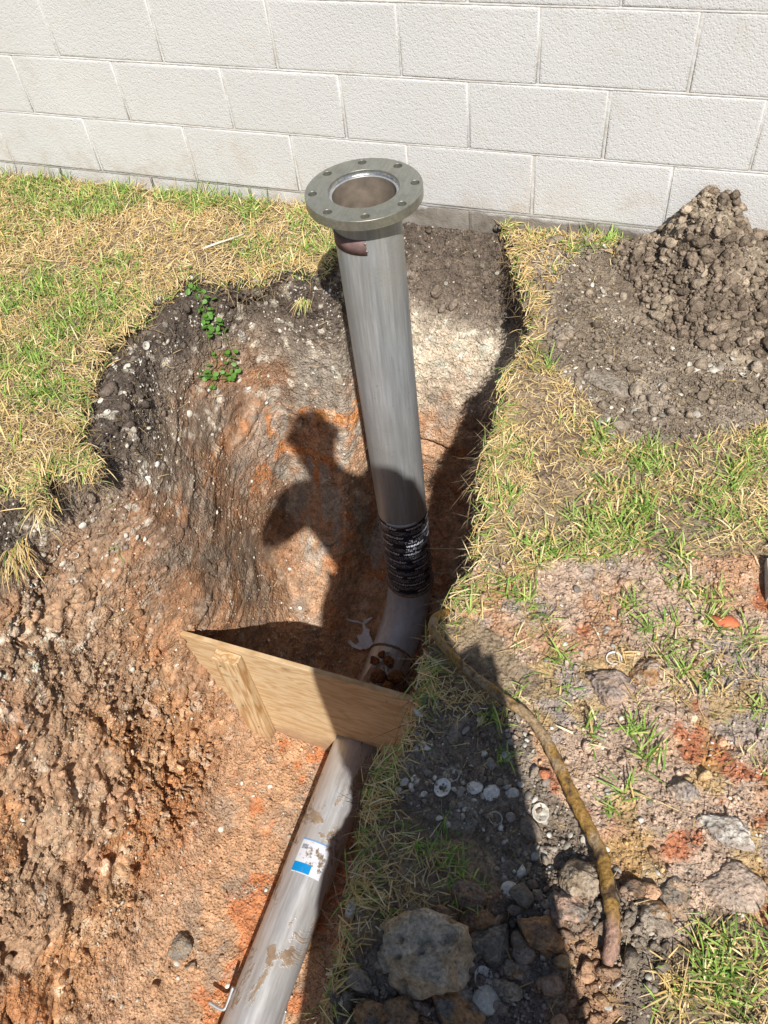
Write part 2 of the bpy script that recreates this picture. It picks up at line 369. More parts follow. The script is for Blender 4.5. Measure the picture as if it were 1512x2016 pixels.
zc, zs, zp, zk = (zone(P, X, Y)*(inR | (X > .5)) for P in (Z_CLAY, Z_SHELL, Z_SPOIL, Z_CLODS))
bare = np.clip(zc+zs+zp+zk, 0, 1)*lawnmask
# ---- displacement
P3 = co.copy()
soil = 1-lawnmask*(1-bare); wallish = 1-lawnmask
w1, w2, wi = worley(P3+.012*np.c_[vnoise(P3, 20, 1), vnoise(P3, 20, 2), vnoise(P3, 20, 3)], 22, 50)
w3, w4, wj = worley(P3, 52, 60)
al_ = -.90*P3[:, 1]-.43*P3[:, 2]; ac_ = .43*P3[:, 1]-.90*P3[:, 2]; as_ = -.96*P3[:, 1]-.28*P3[:, 2]; sw_ = .06*fbm(P3, 4, 3, 72); streakdir = np.c_[as_*.9+sw_, (.30*P3[:, 1]-.95*P3[:, 2]+sw_)*3.6, P3[:, 0]*1.5]      # bucket scrape direction on the left bank
stk = fbm(streakdir, 6, 4, 71)*ss(-.25, .15, fbm(P3, 5, 2, 73)+.1)
leftbank = ss(-.28, -.36, X)*ss(-.12, -.3, Z)*ss(-.40, -.5, Y)
smear = ss(-.12, .15, fbm(P3, 3.2, 2, 80)+.42*ss(-1.9, -1.3, Y)-.10)*leftbank
lump = fbm(P3, 7, 4, 90)
rough = ss(-1.2, -1.6, Y)*leftbank
disp = wallish*(.014*lump+.010*(1-smear)*(wi-.5)*ss(.0, .25, w2-w1)+.006*(1-smear*.8)*(.45-w3)) + smear*.024*stk*ss(-.2, .3, stk+.35)
cv_ = np.c_[P3[:, 0]*10+1.2*fbm(P3, 9, 2, 96), ac_*2.2+P3[:, 1]*5+1.4*fbm(P3, 10, 2, 97), al_*1.5+P3[:, 2]*3]
rdg = np.abs(fbm(cv_, 1.6, 3, 99)); v1, v2, vid = worley(P3*[1, 1, .8]+.02*np.c_[vnoise(P3, 14, 4), vnoise(P3, 14, 5), vnoise(P3, 14, 6)], 15, 98)
disp += rough*(.026*fbm(P3, 9, 4, 95)-.034*ss(.07, .0, rdg)*ss(-.1, .25, fbm(P3, 3, 2, 94))+.026*(vid-.5)*ss(0, .18, v2-v1)+.010*(.5-w3))
topz = ss(-.30, -.05, Z)*wallish; disp += topz*(.016*fbm(P3, 16, 4, 101)+.006*(.5-w3))
# cracks in the back wall and at the ledge right of the pipe
crk = np.abs(fbm(P3, 5, 3, 120)); disp -= wallish*.010*ss(.018, .0, crk)
ledge = (X > .02)*ss(.035, .012, np.abs(Z+.74+.03*fbm(P3*[1, 0, 0]+[0, .3, 0], 9, 2, 5)+.12*(X-.2)))*(Y > -.5)*(Y < -.2); disp -= .05*ledge
disp += zc*lawnmask*(.011*(vid-.5)*ss(0, .2, v2-v1)); disp += bare*(.012*fbm(P3, 8, 4, 130)+.005*(.5-w1)+.0045*(wi-.5)*ss(0, .2, w2-w1)+.003*(.5-w3))
disp += zk*lawnmask*(.03*fbm(P3, 6, 3, 140)+.01)
disp += lawnmask*(1-bare)*(.010*fbm(P3, 6, 3, 150)+.006*(.45-w3)+.005*(wi-.5)*ss(0, .2, w2-w1))
# keep a clean trough where the pipe lies and the floor flat
flr = ss(-1.28, -1.36, Z); disp *= 1-.45*flr
co2 = co+nr*disp[:, None]; co2[:, 1] = np.minimum(co2[:, 1], -.004)
for hx_, hy_, hz_, hr_, ha_ in ((-.505, -1.225, -.10, .055, .085), (-.52, -1.66, -.13, .07, .09), (-.56, -1.36, -.07, .04, .04), (-.66, -.80, -.06, .05, .03)):
    g_ = np.exp(-((X-hx_)**2+(Y-hy_)**2+(Z-hz_)**2)/hr_**2); co2 -= (nr*[1, 1, .3])*(ha_*g_*wallish)[:, None]
# ---- earth colours
def C(*a): return np.array(a, np.float32)
n1 = fbm(P3, 3.0, 4, 200); n2 = fbm(P3, 8, 4, 210); n3 = fbm(P3, 22, 3, 220)
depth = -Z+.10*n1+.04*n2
topsoil, grey, tan, orange, rust, umber = C(.115, .09, .072), C(.25, .215, .175), C(.42, .35, .265), C(.38, .235, .145), C(.42, .17, .07), C(.20, .125, .080)
def lerp(a, b, t): return a+(b-a)*t[:, None]
base = np.tile(topsoil, (n, 1))
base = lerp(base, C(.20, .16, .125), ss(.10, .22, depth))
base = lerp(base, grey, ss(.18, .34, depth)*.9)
backr = ss(-.1, 0, X)*ss(-.95, -.8, -np.abs(Y+.0)-.55)
rampz = ss(-.04, .06, X)*ss(-.62, -.5, Y); base = lerp(base, C(.15, .118, .092), rampz*ss(.30, .20, depth)*.9)
base = lerp(base, C(.50, .42, .32), rampz*ss(.22, .34, depth)*ss(.80, .62, depth)*.9)
base = lerp(base, orange, ss(.42, .66, depth+.16*n2))
base = lerp(base, rust, ss(.40, .60, depth)*ss(.10, .42, n2+.35*n1)*.8)
base = lerp(base, grey*.95, ss(.4, .6, depth)*ss(.12, .34, fbm(P3, 5, 4, 230))*.75)
base = lerp(base, umber, smear*ss(-.2, .25, stk+.5*n1)*.75)
base = lerp(base, C(.185, .150, .115), leftbank*ss(-.25, .15, n1+.3*stk)*ss(.52, .30, depth-.25*ss(-1.4, -2., Y))*.7)
base = lerp(base, C(.30, .185, .115), leftbank*ss(-.2, .3, n2+.4*stk)*ss(.12, .3, depth)*.55)
mid_ = leftbank*(1-.75*rough)*ss(.10, .24, depth)*ss(1.25, .9, depth)
base = lerp(base, C(.255, .155, .098), mid_*.80); base = lerp(base, C(.36, .19, .10), mid_*ss(.02, .25, n2+.5*stk)*.6); base = lerp(base, C(.20, .165, .13), mid_*ss(.05, .3, -n2+.5*stk)*.6)
backf = ss(-.52, -.40, X)*ss(.02, -.05, X)*ss(-.85, -.7, Y)*wallish; base = lerp(base, C(.50, .215, .085), backf*ss(.40, .5, depth)*ss(.85, .7, depth)*ss(.02, .22, fbm(P3*[.7, 1, 1.9], 6, 4, 290)))
base = lerp(base, C(.33, .285, .235), backf*ss(.44, .56, depth)*ss(.06, .2, fbm(P3*[2.2, 1, .7], 7, 3, 292))*.85)
base = lerp(base, C(.15, .115, .095), ss(.22, .32, X)*ss(-.35, -.55, Z)*ss(-.2, .25, n1+n2)*.75)  # dark grey clay low on the right bank, deepened to paint in its shade
base = lerp(base, C(.33, .175, .085), rough*.85); base = lerp(base, C(.34, .15, .065), rough*ss(.1, .35, fbm(P3*[1, 1, .45], 7, 3, 241))*.7)
base = lerp(base, C(.40, .27, .165), rough*ss(.05, .3, fbm(P3, 14, 3, 240))*.65); base = lerp(base, C(.26, .195, .14), rough*ss(.12, .3, fbm(P3*[1, .7, .5], 5, 3, 243))*.5)
base = lerp(base, C(.60, .52, .42), wallish*ss(.30, .45, n3)*ss(.15, .3, depth)*.35)
base = lerp(base, C(.40, .24, .14), flr*(.6+.4*(n2 > 0)))
base = lerp(base, C(.46, .17, .07), flr*ss(.22, .4, fbm(P3, 13, 3, 250))*.8)
base = lerp(base, C(.26, .20, .15), flr*ss(.18, .34, fbm(P3, 9, 3, 260))*.7)
lawnc = lerp(np.tile(C(.25, .185, .125), (n, 1)), C(.36, .27, .175), ss(-.2, .3, n2+.4*n3))
base = lerp(base, C(.62, .56, .46), wallish*ss(.36, .5, fbm(P3, 34, 2, 221))*ss(.60, .35, depth)*.7*(1-rampz*ss(.28, .2, depth)))
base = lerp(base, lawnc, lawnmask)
clay = lerp(np.tile(C(.52, .38, .28), (n, 1)), C(.52, .315, .19), ss(-.1, .25, n2+.3*n3)); clay = lerp(clay, C(.45, .17, .085), ss(.34, .50, fbm(P3, 11, 3, 270)+.25*n3)*.9)
clay = lerp(clay, C(.36, .31, .27), ss(.12, .30, fbm(P3, 7, 4, 280))*.8); clay = lerp(clay, C(.45, .30, .11), ss(.33, .45, fbm(P3, 10, 3, 285))*.6)
shl = lerp(np.tile(C(.27, .215, .165), (n, 1)), C(.36, .30, .235), ss(-.1, .3, n3)); spo = lerp(np.tile(C(.27, .215, .16), (n, 1)), C(.37, .305, .235), ss(0, .3, n2))
for m_, c_ in ((zc, clay), (zs, shl), (zp, spo), (zk, lerp(shl*.8, clay*.75, ss(0, .3, n2)))): base = base+(c_-base)*(m_*lawnmask)[:, None]
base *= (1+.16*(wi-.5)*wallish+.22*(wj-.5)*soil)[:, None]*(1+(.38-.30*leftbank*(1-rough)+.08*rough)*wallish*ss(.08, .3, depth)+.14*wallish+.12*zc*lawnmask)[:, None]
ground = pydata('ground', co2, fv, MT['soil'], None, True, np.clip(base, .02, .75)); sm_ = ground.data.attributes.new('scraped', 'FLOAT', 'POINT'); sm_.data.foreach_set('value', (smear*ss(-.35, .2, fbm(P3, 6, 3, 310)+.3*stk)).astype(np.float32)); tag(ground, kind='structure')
tag(ground, 'bare cut earth of the trench with orange clay floor and the turf round it')
GB = BVHTree.FromPolygons(co2.tolist(), fv.tolist())
def at(u, v):
    """point of the built ground seen at a pixel, with its normal"""
    d = Vector(ray(u, v)).normalized(); h = GB.ray_cast(Vector(CAM), d)
    return (h[0], h[1]) if h[0] else (Vector(on_z(u, v)), Vector((0, 0, 1)))
# outer lawn, a coarse sheet round the detailed block
P = []; Fo = []
def sheet(xa, xb, ya, yb, kx=12, ky=12, fn=None):
    s = len(P); xs = np.linspace(xa, xb, kx+1); ys = np.linspace(ya, yb, ky+1)
    for yy in ys:
        zz = fn(xs, np.full(kx+1, yy)) if fn else np.full(kx+1, -.006)
        P.extend(zip(xs, np.full(kx+1, yy), zz))
    Fo.extend((s+j*(kx+1)+i, s+j*(kx+1)+i+1, s+(j+1)*(kx+1)+i+1, s+(j+1)*(kx+1)+i) for j in range(ky) for i in range(kx))
sheet(-30, X0+.02, -30, -.01); sheet(X1-.02, 30, -30, -.01)
sheet(X0+.02, X1-.02, -6, Y0+.02, 70, 50, lambda a, b: pit(a, b)-.006+.22*ss(.5, .75, a)*ss(-3.4, -3.1, b))    # the trench runs on towards the viewer
sheet(X0+.02, X1-.02, -30, -6)
ol = pydata('outer_lawn', P, Fo, MT['soil'], None, False, np.tile(C(.26, .21, .10), (len(P), 1))); tag(ol, kind='structure')

# ------------------------------------------------------------------ painted block wall
wall = empty('block_wall', (0, 0, -.4)); tag(wall, 'whitewashed concrete block wall standing behind the lawn and the trench', 'wall')
JX = .007; CH = .203; BL = .406
def block_mesh(wd, dz, seed):
    """rough-faced block: front face a small bevelled grid"""
    bm = bmesh.new(); x0, x1, z0, z1 = -wd/2+JX/2, wd/2-JX/2, -dz/2+JX/2, dz/2-JX/2; c = .0045
    r = random.Random(seed); j = lambda: r.uniform(-.0012, .0012)
    ring = lambda ix, y: [bm.verts.new((x+j()*(ix > 0), y, z+j()*(ix > 0))) for x, z in ((x0+ix, z0+ix), ((x0+x1)/2, z0+ix), (x1-ix, z0+ix), (x1-ix, (z0+z1)/2), (x1-ix, z1-ix), ((x0+x1)/2, z1-ix), (x0+ix, z1-ix), (x0+ix, (z0+z1)/2))]
    rs = [ring(0, .06), ring(0, .0032), ring(c*.3, .0007), ring(c*.7, 0), ring(c*.7+.006, 0)]
    for a, b in zip(rs[:-1], rs[1:]):
        for k in range(8): bm.faces.new((a[k], a[(k+1) % 8], b[(k+1) % 8], b[k]))
    ct = bm.verts.new(((x0+x1)/2, 0, (z0+z1)/2))
    for k in range(8): bm.faces.new((rs[-1][k], rs[-1][(k+1) % 8], ct))
    me = bpy.data.meshes.new('block'); bm.normal_update(); bm.to_mesh(me); bm.free(); me.materials.append(MT['wall']); me.shade_smooth(); return me
variants = [block_mesh(BL, CH, k) for k in range(5)]
rw = random.Random(4)
for c in range(-1, 6):
    z = .04+CH*(c+.5); off = .5 if c % 2 else 0.
    # half-bond, matching the joints seen in the photograph: joint at x = 0 in the even courses
    for i in range(-7, 6):
        xm = (i+.5+(0 if c % 2 == 0 else .5))*BL
        o = bpy.data.objects.new('block', variants[rw.randrange(5)]); COL.objects.link(o); o.parent = wall
        o.location = (xm+rw.uniform(-.0015, .0015), rw.uniform(0, .0016)+(.006 if c < 0 else 0), z+.4+rw.uniform(-.0008, .0008))
mm = M('mortar', .9, spec=.15); gp = mm.n('ShaderNodeNewGeometry').outputs['Position']
mc = mm.mix(mm.ramp(mm.noise(16, 5, gp, .7), .45, .62), (.60, .595, .58), (.52, .49, .45))
mc = mm.mix(mm.ramp(mm.noise(11, 5, gp, .75), .64, .70, 0, .8), mc, (.20, .17, .14))
_, _, zz = mm.sep(gp); mc = mm.mix(mm.ramp(zz, .05, .02), mc, (.20, .17, .14)); mm.col(mc); mm.bump(mm.noise(60, 4, gp), .8, .004); MT['mortar'] = mm.m
Vm, Fm = [], []
def strip(xa, xb, za, zb, y, bulge, horiz, seg=60):
    """a tooled mortar joint, slightly wavy and hollow"""
    s = len(Vm)
    for i in range(seg+1):
        t = i/seg
        for k, (o_, yy) in enumerate(((0, y), (.35, y-bulge), (.7, y-bulge*.9), (1, y))):
            jt = rw.uniform(-.0008, .0008)
            Vm.append((xa+(xb-xa)*t, yy+jt, za+(zb-za)*o_+.4) if horiz else (xa+(xb-xa)*o_, yy+jt, za+(zb-za)*t+.4))
    for i in range(seg):
        for k in range(3):
            a = s+i*4+k; f = (a, a+4, a+5, a+1); Fm.append(f if horiz else f[::-1])
for c in range(-1, 7):
    z = .04+CH*c
    strip(-2.9, 2.5, z-JX/2-.001, z+JX/2+.001, .0042, .0030 if c > 0 else .0005, True, 500)
for c in range(-1, 6):
    for i in range(-7, 7):
        x = (i+(0 if c % 2 == 0 else .5))*BL; z = .04+CH*c
        fl_ = .0036 if x < -.35 else (.0012 if c else .0)
        strip(x-JX/2-.001, x+JX/2+.001, z+JX/2, z+CH-JX/2, .0044, fl_, False, 26)
pydata('mortar', Vm, Fm, MT['mortar'], wall, True)
bm = bmesh.new(); bmesh.ops.create_cube(bm, size=1, matrix=Matrix.Translation((-.2, .12, .65-.0)) @ Matrix.Diagonal((5.4, .12, 1.9, 1)))
bm_obj('wall_core', bm, MT['mortar'], wall)

# ------------------------------------------------------------------ flanged steel pipe
PX, PY, FZ, R_ = .1546, -.7241, .5196, .084
LX, LZ, EY = .1338, -1.311, -.953
pipe = empty('steel_pipe', (PX, PY, -1.39)); tag(pipe, 'grey steel pipe rising from the trench to a bolted flange beside the wall', 'pipe')
O_ = Vector(pipe.location)
def loc(Vs): return np.asarray(Vs, float)-np.array(O_)
def pobj(name, Vs, Fs, mat, parent=None, smooth=True, col=None):
    return pydata(name, loc(Vs), Fs, mat, parent or pipe, smooth, col)
Vs, Fs = lathe([(R_, -1.085), (R_, .20), (R_, .50), (.0835, .507), (.0765, .507), (.0765, .505)], 96, (PX, PY)); pobj('riser', Vs, Fs, MT['steel'])
Vs, Fs = lathe([(.0764, .506), (.0764, .47), (.0764, -1.06)], 96, (PX, PY)); pobj('bore', Vs, Fs, flat('rusty_bore', (.20, .165, .13), .75, .15, .3, 30, .4))
# flange: flat ring with a bore and eight bolt holes
cu = bpy.data.curves.new('flange', 'CURVE'); cu.dimensions = '2D'; cu.fill_mode = 'BOTH'; cu.extrude = .0113; cu.bevel_depth = .0012; cu.bevel_resolution = 2; cu.resolution_u = 24
def circ(cx, cy, r, n=72):
    sp = cu.splines.new('POLY'); sp.points.add(n-1); sp.use_cyclic_u = True
    for k, p in enumerate(sp.points): a = 2*math.pi*k/n; p.co = (cx+r*math.cos(a), cy+r*math.sin(a), 0, 1)
circ(0, 0, .1395-.0012, 128); circ(0, 0, .0846+.0012, 96)
hole = on_z(718.5, 423, FZ); h0 = math.atan2(hole[1]-PY, hole[0]-PX)
for k in range(8): a = h0+k*math.pi/4; circ(.1206*math.cos(a), .1206*math.sin(a), .0105+.0012, 32)
to = bpy.data.objects.new('tmpc', cu); COL.objects.link(to); dg = bpy.context.evaluated_depsgraph_get()
fm = bpy.data.meshes.new_from_object(to.evaluated_get(dg)); bpy.data.objects.remove(to)
fo = link('flange', fm, None, pipe); fm.materials.clear(); fm.materials.append(MT['flange'])
fo.location = (0, 0, FZ-.0125-O_.z)
for p_ in fm.polygons: p_.use_smooth = False
Vs, Fs = lathe([(.0846, FZ-.004), (.0836, FZ-.0105), (.0805, FZ-.0135), (.0775, FZ-.0128), (.0765, FZ-.016)], 96, (PX, PY)); wd = pobj('weld_bead', Vs, Fs, flat('bright_weld', (.50, .49, .47), .3, .9, .3, 120, .6))
Vs, Fs = lathe([(R_, FZ-.040), (R_+.004, FZ-.033), (R_+.0065, FZ-.0255)], 96, (PX, PY)); pobj('weld_bead', Vs, Fs, MT['steel'])
# elbow and buried run
arc = [(PX, PY, -1.05), (PX, PY, -1.083)]
for k in range(1, 17):
    a = math.pi/2*k/16; arc.append((PX+(LX-PX)*k/16, EY+.229*math.cos(a), -1.082-.229*math.sin(a)))
Vs, Fs = tube(arc, R_, 64, False); pobj('elbow', Vs, Fs, MT['elbow'])
run = [(LX, EY+.0-y_, LZ) for y_ in np.linspace(0, 3.2, 40)]
Vs, Fs = tube(run, R_, 64, False); pobj('trench_run', Vs, Fs, MT['steel_mud'])
for (c_, nrm_) in (((LX, EY, LZ), 'y'), ((PX, PY, -1.086), 'z')):
    ring = []; tt = np.linspace(0, 2*math.pi, 97)
    for t in tt:
        ring.append((c_[0]+(R_+.001)*math.cos(t), c_[1]+random.uniform(-.0015, .0015), c_[2]+(R_+.001)*math.sin(t)) if nrm_ == 'y' else (c_[0]+(R_+.001)*math.cos(t), c_[1]+(R_+.001)*math.sin(t), c_[2]+random.uniform(-.001, .001)))
    Vs, Fs = tube(ring, .0052, 8, False); pobj('weld_bead', Vs, Fs, flat('weld', (.25, .19, .14), .6, .5, .3, 90, .6))
# ray hits on the two cylinders
def hit_riser(u, v, r=R_):
    d = ray(u, v); o = CAM-np.array([PX, PY, 0]); a = d[0]**2+d[1]**2; b = o[0]*d[0]+o[1]*d[1]; c = o[0]**2+o[1]**2-r*r
    q = max(b*b-a*c, 0); p = o+d*((-b-math.sqrt(q))/a); return math.atan2(p[1], p[0]), p[2]
def hit_run(u, v, r=R_):
    d = ray(u, v); o = CAM-np.array([LX, 0, LZ]); a = d[0]**2+d[2]**2; b = o[0]*d[0]+o[2]*d[2]; c = o[0]**2+o[2]**2-r*r
    q = max(b*b-a*c, 0); p = o+d*((-b-math.sqrt(q))/a); return math.atan2(p[2], p[0]), p[1]
def patch_riser(name, a0, a1, z0, z1, r, mat, parent, n=14, th=.0012, slope=0.):
    Vs = []
    for rr_ in (r, r+th):
        for j in (0, 1):
            for i in range(n+1):
                a = a0+(a1-a0)*i/n; z = (z0 if j == 0 else z1)+slope*(a-a0)
                Vs.append((PX+rr_*math.cos(a), PY+rr_*math.sin(a), z))
    m = n+1; Fs = [(2*m+i, 2*m+i+1, 3*m+i+1, 3*m+i) for i in range(n)]+[(m+i, m+i+1, 3*m+i+1, 3*m+i)[::-1] for i in range(n)]+[(i, i+1, 2*m+i+1, 2*m+i) for i in range(n)]
    Fs += [(0, m, 3*m, 2*m)[::-1], (n, m+n, 3*m+n, 2*m+n)]
    return pobj(name, Vs, Fs, mat, parent, True)
ar, zt = hit_riser(720, 473); _, zb = hit_riser(726, 503)
npl = patch_riser('name_plate', ar-1.55, ar, zb, zt, R_+.0004, flat('plate_red_grey', (.20, .125, .12), .75, .1, .35, 35, .3), pipe, 18)
for uu, vv in ((719, 479), (722.5, 494)):
    a, z = hit_riser(uu, vv); bm = bmesh.new(); bmesh.ops.create_uvsphere(bm, u_segments=10, v_segments=6, radius=.0032, matrix=Matrix.Translation(Vector((PX+(R_+.0022)*math.cos(a), PY+(R_+.0022)*math.sin(a), z))-O_))
    bm_obj('rivet', bm, MT['flange'], npl, True)
# tape wrap, overlapping turns with white print
tape = flat('black_tape', (.012, .014, .028), .28, 0, .3, 40, .25, .6); white = flat('white_print', (.78, .80, .86), .6, 0, .1)
AC = math.atan2(CAM[1]-PY, CAM[0]-PX)
def bend(me, a0, z0, r, slope, scale=1., rot=0.):
    c = np.empty(len(me.vertices)*3, np.float32); me.vertices.foreach_get('co', c); c = c.reshape(-1, 3)*scale
    a = a0+c[:, 0]/r; z = z0+c[:, 1]+slope*(c[:, 0]/r); rr_ = r+c[:, 2]
    return np.c_[PX+rr_*np.cos(a), PY+rr_*np.sin(a), z]
def text_mesh(body, size):
    c = bpy.data.curves.new('t', 'FONT'); c.body = body; c.size = size; c.align_x = 'CENTER'; c.extrude = .0001; c.resolution_u = 2; c.space_character = 1.05; c.offset = size*.012
    o = bpy.data.objects.new('t', c); COL.objects.link(o); dg = bpy.context.evaluated_depsgraph_get()
    m = bpy.data.meshes.new_from_object(o.evaluated_get(dg)); bpy.data.objects.remove(o); return m
wonder = text_mesh('wonder', .021); wr = [tuple(p.vertices) for p in wonder.polygons]
NT = 9; Z1 = -.668; PT = .0475
for k in range(NT):
    z1 = Z1-k*PT; z0 = z1-PT-.006; prof = [(R_+.0006, z0), (R_+.0017, z0+.0002), (R_+.0014+.0002*(k % 2), z1), (R_+.0005, z1+.0004)]
    Vs, Fs = lathe(prof, 72, (PX, PY)); Vs = [(x, y, z+.007*math.cos(math.atan2(y-PY, x-PX)-AC+.6)) for x, y, z in Vs]
    tt_ = pobj('tape_turn', Vs, Fs, tape)
    Vs, Fs = [], []
    for q, da in enumerate((-2.1, -.9+.35*math.sin(k*2.1), .55+.3*math.sin(k*1.7), 1.8)):
        b = bend(wonder, AC+da*.8, z1-.020, R_+.0022, .007*0, 1.); b[:, 2] += .007*np.cos(np.arctan2(b[:, 1]-PY, b[:, 0]-PX)-AC+.6)
        s = len(Vs); Vs += [tuple(p) for p in b]; Fs += [tuple(s+i for i in f) for f in wr]
    rk = random.Random(k)
    for row in (.030, .037, .044):                                            # rows of fine print too small to read
        a = -math.pi
        while a < math.pi:
            wl = rk.uniform(.02, .07)
            if rk.random() < .72:
                s = len(Vs); zz_ = z1-row
                for aa in np.linspace(a, a+wl, 3):
                    off = .007*math.cos(aa-AC+.6)
                    Vs += [(PX+(R_+.0022)*math.cos(aa), PY+(R_+.0022)*math.sin(aa), zz_+off+h) for h in (-.0011, .0011)]
                Fs += [(s, s+2, s+3, s+1), (s+2, s+4, s+5, s+3)]
            a += wl+rk.uniform(.015, .05)
    pobj('printing', Vs, Fs, white, tt_, False).parent = tt_
patch_riser('tape_liner', AC-.75, AC+.55, -.664, -.650, R_+.0016, flat('pale_liner', (.45, .50, .56), .5), pipe, 14, .0008)
# sticker on the buried run
TL_, TR_, BR_, BL_ = (hit_run(*p) for p in ((599, 1649.5), (652, 1670), (626.6, 1735), (573, 1714)))
def patch_run(name, s0, s1, t0, t1, mat, parent, lift=.0008, n=10):
    Vs = []
    for j in range(n+1):
        for i in range(n+1):
            s = s0+(s1-s0)*i/n; t = t0+(t1-t0)*j/n
            a = (TL_[0]*(1-s)+TR_[0]*s)*(1-t)+(BL_[0]*(1-s)+BR_[0]*s)*t; y = (TL_[1]*(1-s)+TR_[1]*s)*(1-t)+(BL_[1]*(1-s)+BR_[1]*s)*t
            Vs.append((LX+(R_+lift)*math.cos(a), y, LZ+(R_+lift)*math.sin(a)))
    Fs = [(j*(n+1)+i, (j+1)*(n+1)+i, (j+1)*(n+1)+i+1, j*(n+1)+i+1) for j in range(n) for i in range(n)]
    return pobj(name, Vs, Fs, mat, parent, True)
def stained(name, c, lo=.5):
    m = M(name, .5, spec=.4); k = m.ramp(m.noise(26, 6, rough=.75), lo, lo+.06); m.col(m.mix(k, c, (.22, .16, .11))); return m.m
stk_ = patch_run('sticker', 0, 1, 0, 1, stained('sticker_white', (.66, .68, .74), .53), pipe)
for (a, b, c_, d, mt, lf) in ((.0, .62, .70, .97, stained('sticker_blue', (.0, .25, .62), .57), .0012), (0., 1., .0, .035, stained('sticker_line', (.16, .36, .66), .55), .0012)):
    patch_run('blue_band', a, b, c_, d, mt, stk_, lf).parent = stk_
for i in range(9):
    patch_run('bar', .06+.024*i, .06+.024*i+.012*(1+i % 2)*.7, .16, .30, flat('ink', (.03, .03, .04)), stk_, .0013, 2).parent = stk_
for o in list(stk_.children): pass

# ------------------------------------------------------------------ plywood shutter with its stake
board = empty('plywood_board', (-.1, -1.35, -1.42)); tag(board, 'plywood shutter board set across the trench over the pipe', 'board')
BO = np.array(board.location)
ply = mat_wood('plywood', (.50, .33, .17), (.62, .46, .275), (0, 0, 0), (2.6, 3, 16), 17); pine = mat_wood('pine_stud', (.46, .26, .11), (.66, .50, .30), (0, 0, 0), (14, 14, 1.6), 20)
out = [(-.443, -.757), (-.20, -.7605), (.10, -.765), (.57, -.772), (.57, -1.5), (.246, -1.5), (.241, -1.40), (.238, -1.30), (.230, -1.226), (.15, -1.221), (.074, -1.220), (.064, -1.262), (.040, -1.325), (.027, -1.352), (.020, -1.5), (-.45, -1.5)]
def prism(out, y0, y1, nm, mat, par, O):
    bm = bmesh.new(); a = [bm.verts.new((x-O[0], y0-O[1], z-O[2])) for x, z in out]; b = [bm.verts.new((x-O[0], y1-O[1], z-O[2])) for x, z in out]
    bm.faces.new(a); bm.faces.new(b[::-1]); n = len(out)
    for i in range(n): bm.faces.new((a[i], b[i], b[(i+1) % n], a[(i+1) % n]))
    bmesh.ops.recalc_face_normals(bm, faces=bm.faces); bmesh.ops.bevel(bm, geom=[e for e in bm.edges], offset=.0012, segments=1, affect='EDGES'); return bm_obj(nm, bm, mat, par)
prism(out, -1.35, -1.3335, 'panel', ply, board, BO)
for xn, zn in ((-.262, -.82), (-.222, -.90), (-.25, -1.10), (-.225, -1.26), (.30, -.83)):
    bm = bmesh.new(); bmesh.ops.create_cone(bm, cap_ends=True, segments=10, radius1=.0042, radius2=.0042, depth=.003, matrix=Matrix.Translation((xn-BO[0], (-1.3915 if xn < 0 else -1.3515)-BO[1], zn-BO[2])) @ Matrix.Rotation(math.pi/2, 4, 'X')); bm_obj('nail', bm, MT['flange'], board)
stake = prism([(-.285, -.782), (-.196, -.786), (-.196, -1.49), (-.285, -1.49)], -1.390, -1.3515, 'stake', pine, board, BO)

# ------------------------------------------------------------------ scatter helpers
def ground_hits(x, y, zt=.6):
    out = np.empty((len(x), 3), np.float32); nn = np.empty((len(x), 3), np.float32); ok = np.zeros(len(x), bool)
    dn = Vector((0, 0, -1))
    for i in range(len(x)):
        h = GB.ray_cast(Vector((x[i], y[i], zt)), dn)
        if h[0]: out[i] = h[0]; nn[i] = h[1]; ok[i] = True
        elif x[i] < X0+.02: out[i] = (x[i], y[i], -.004); nn[i] = (0, 0, 1); ok[i] = True
    return out, nn, ok
def blades(P, heading, length, width, lean, curl, color, name, mat, n_seg=3):
    """grass blades as bent tapering ribbons; every argument one value per blade"""
    n = len(P); ts = np.linspace(0, 1, n_seg+1); hd = np.c_[np.cos(heading), np.sin(heading), 0*heading]; sd = np.c_[-np.sin(heading), np.cos(heading), 0*heading]
    tw = rng.uniform(-.7, .7, n); V = np.empty((n, 2*n_seg+1, 3), np.float32); pos = P.astype(np.float32).copy(); k = 0
    for i, t in enumerate(ts):
        if i:
            a = lean+curl*(ts[i]+ts[i-1])/2; pos = pos+(length/n_seg)[:, None]*(hd*np.sin(a)[:, None]+np.c_[0*a, 0*a, np.cos(a)])
        wv = width*(1.-.25*t if t < .7 else .6)
        s_ = sd*np.cos(tw)[:, None]+np.c_[0*tw, 0*tw, np.sin(tw)]
        if i < n_seg: V[:, k] = pos-s_*wv[:, None]*.5; V[:, k+1] = pos+s_*wv[:, None]*.5; k += 2
        else: V[:, k] = pos
    m = 2*n_seg+1; b = (np.arange(n)*m)[:, None]; tr = []
    for i in range(n_seg-1): tr += [[2*i, 2*i+1, 2*i+3], [2*i, 2*i+3, 2*i+2]]
    tr.append([2*n_seg-2, 2*n_seg-1, 2*n_seg])
    Fv = (b[:, None, :]+np.array(tr)[None]).reshape(-1, 3)
    o = pydata(name, V.reshape(-1, 3), Fv, mat, None, True, np.repeat(color, m, 0)); return o
STRAW = np.array([(.68, .49, .21), (.74, .57, .28), (.60, .41, .15), (.50, .35, .17), (.78, .64, .38)]); GREEN = np.array([(.20, .33, .05), (.27, .40, .08), (.14, .26, .045), (.38, .45, .13), (.30, .42, .10)])
def pal(p, n, v=.12): return p[rng.integers(0, len(p), n)]*rng.uniform(1-v, 1+v, (n, 1))
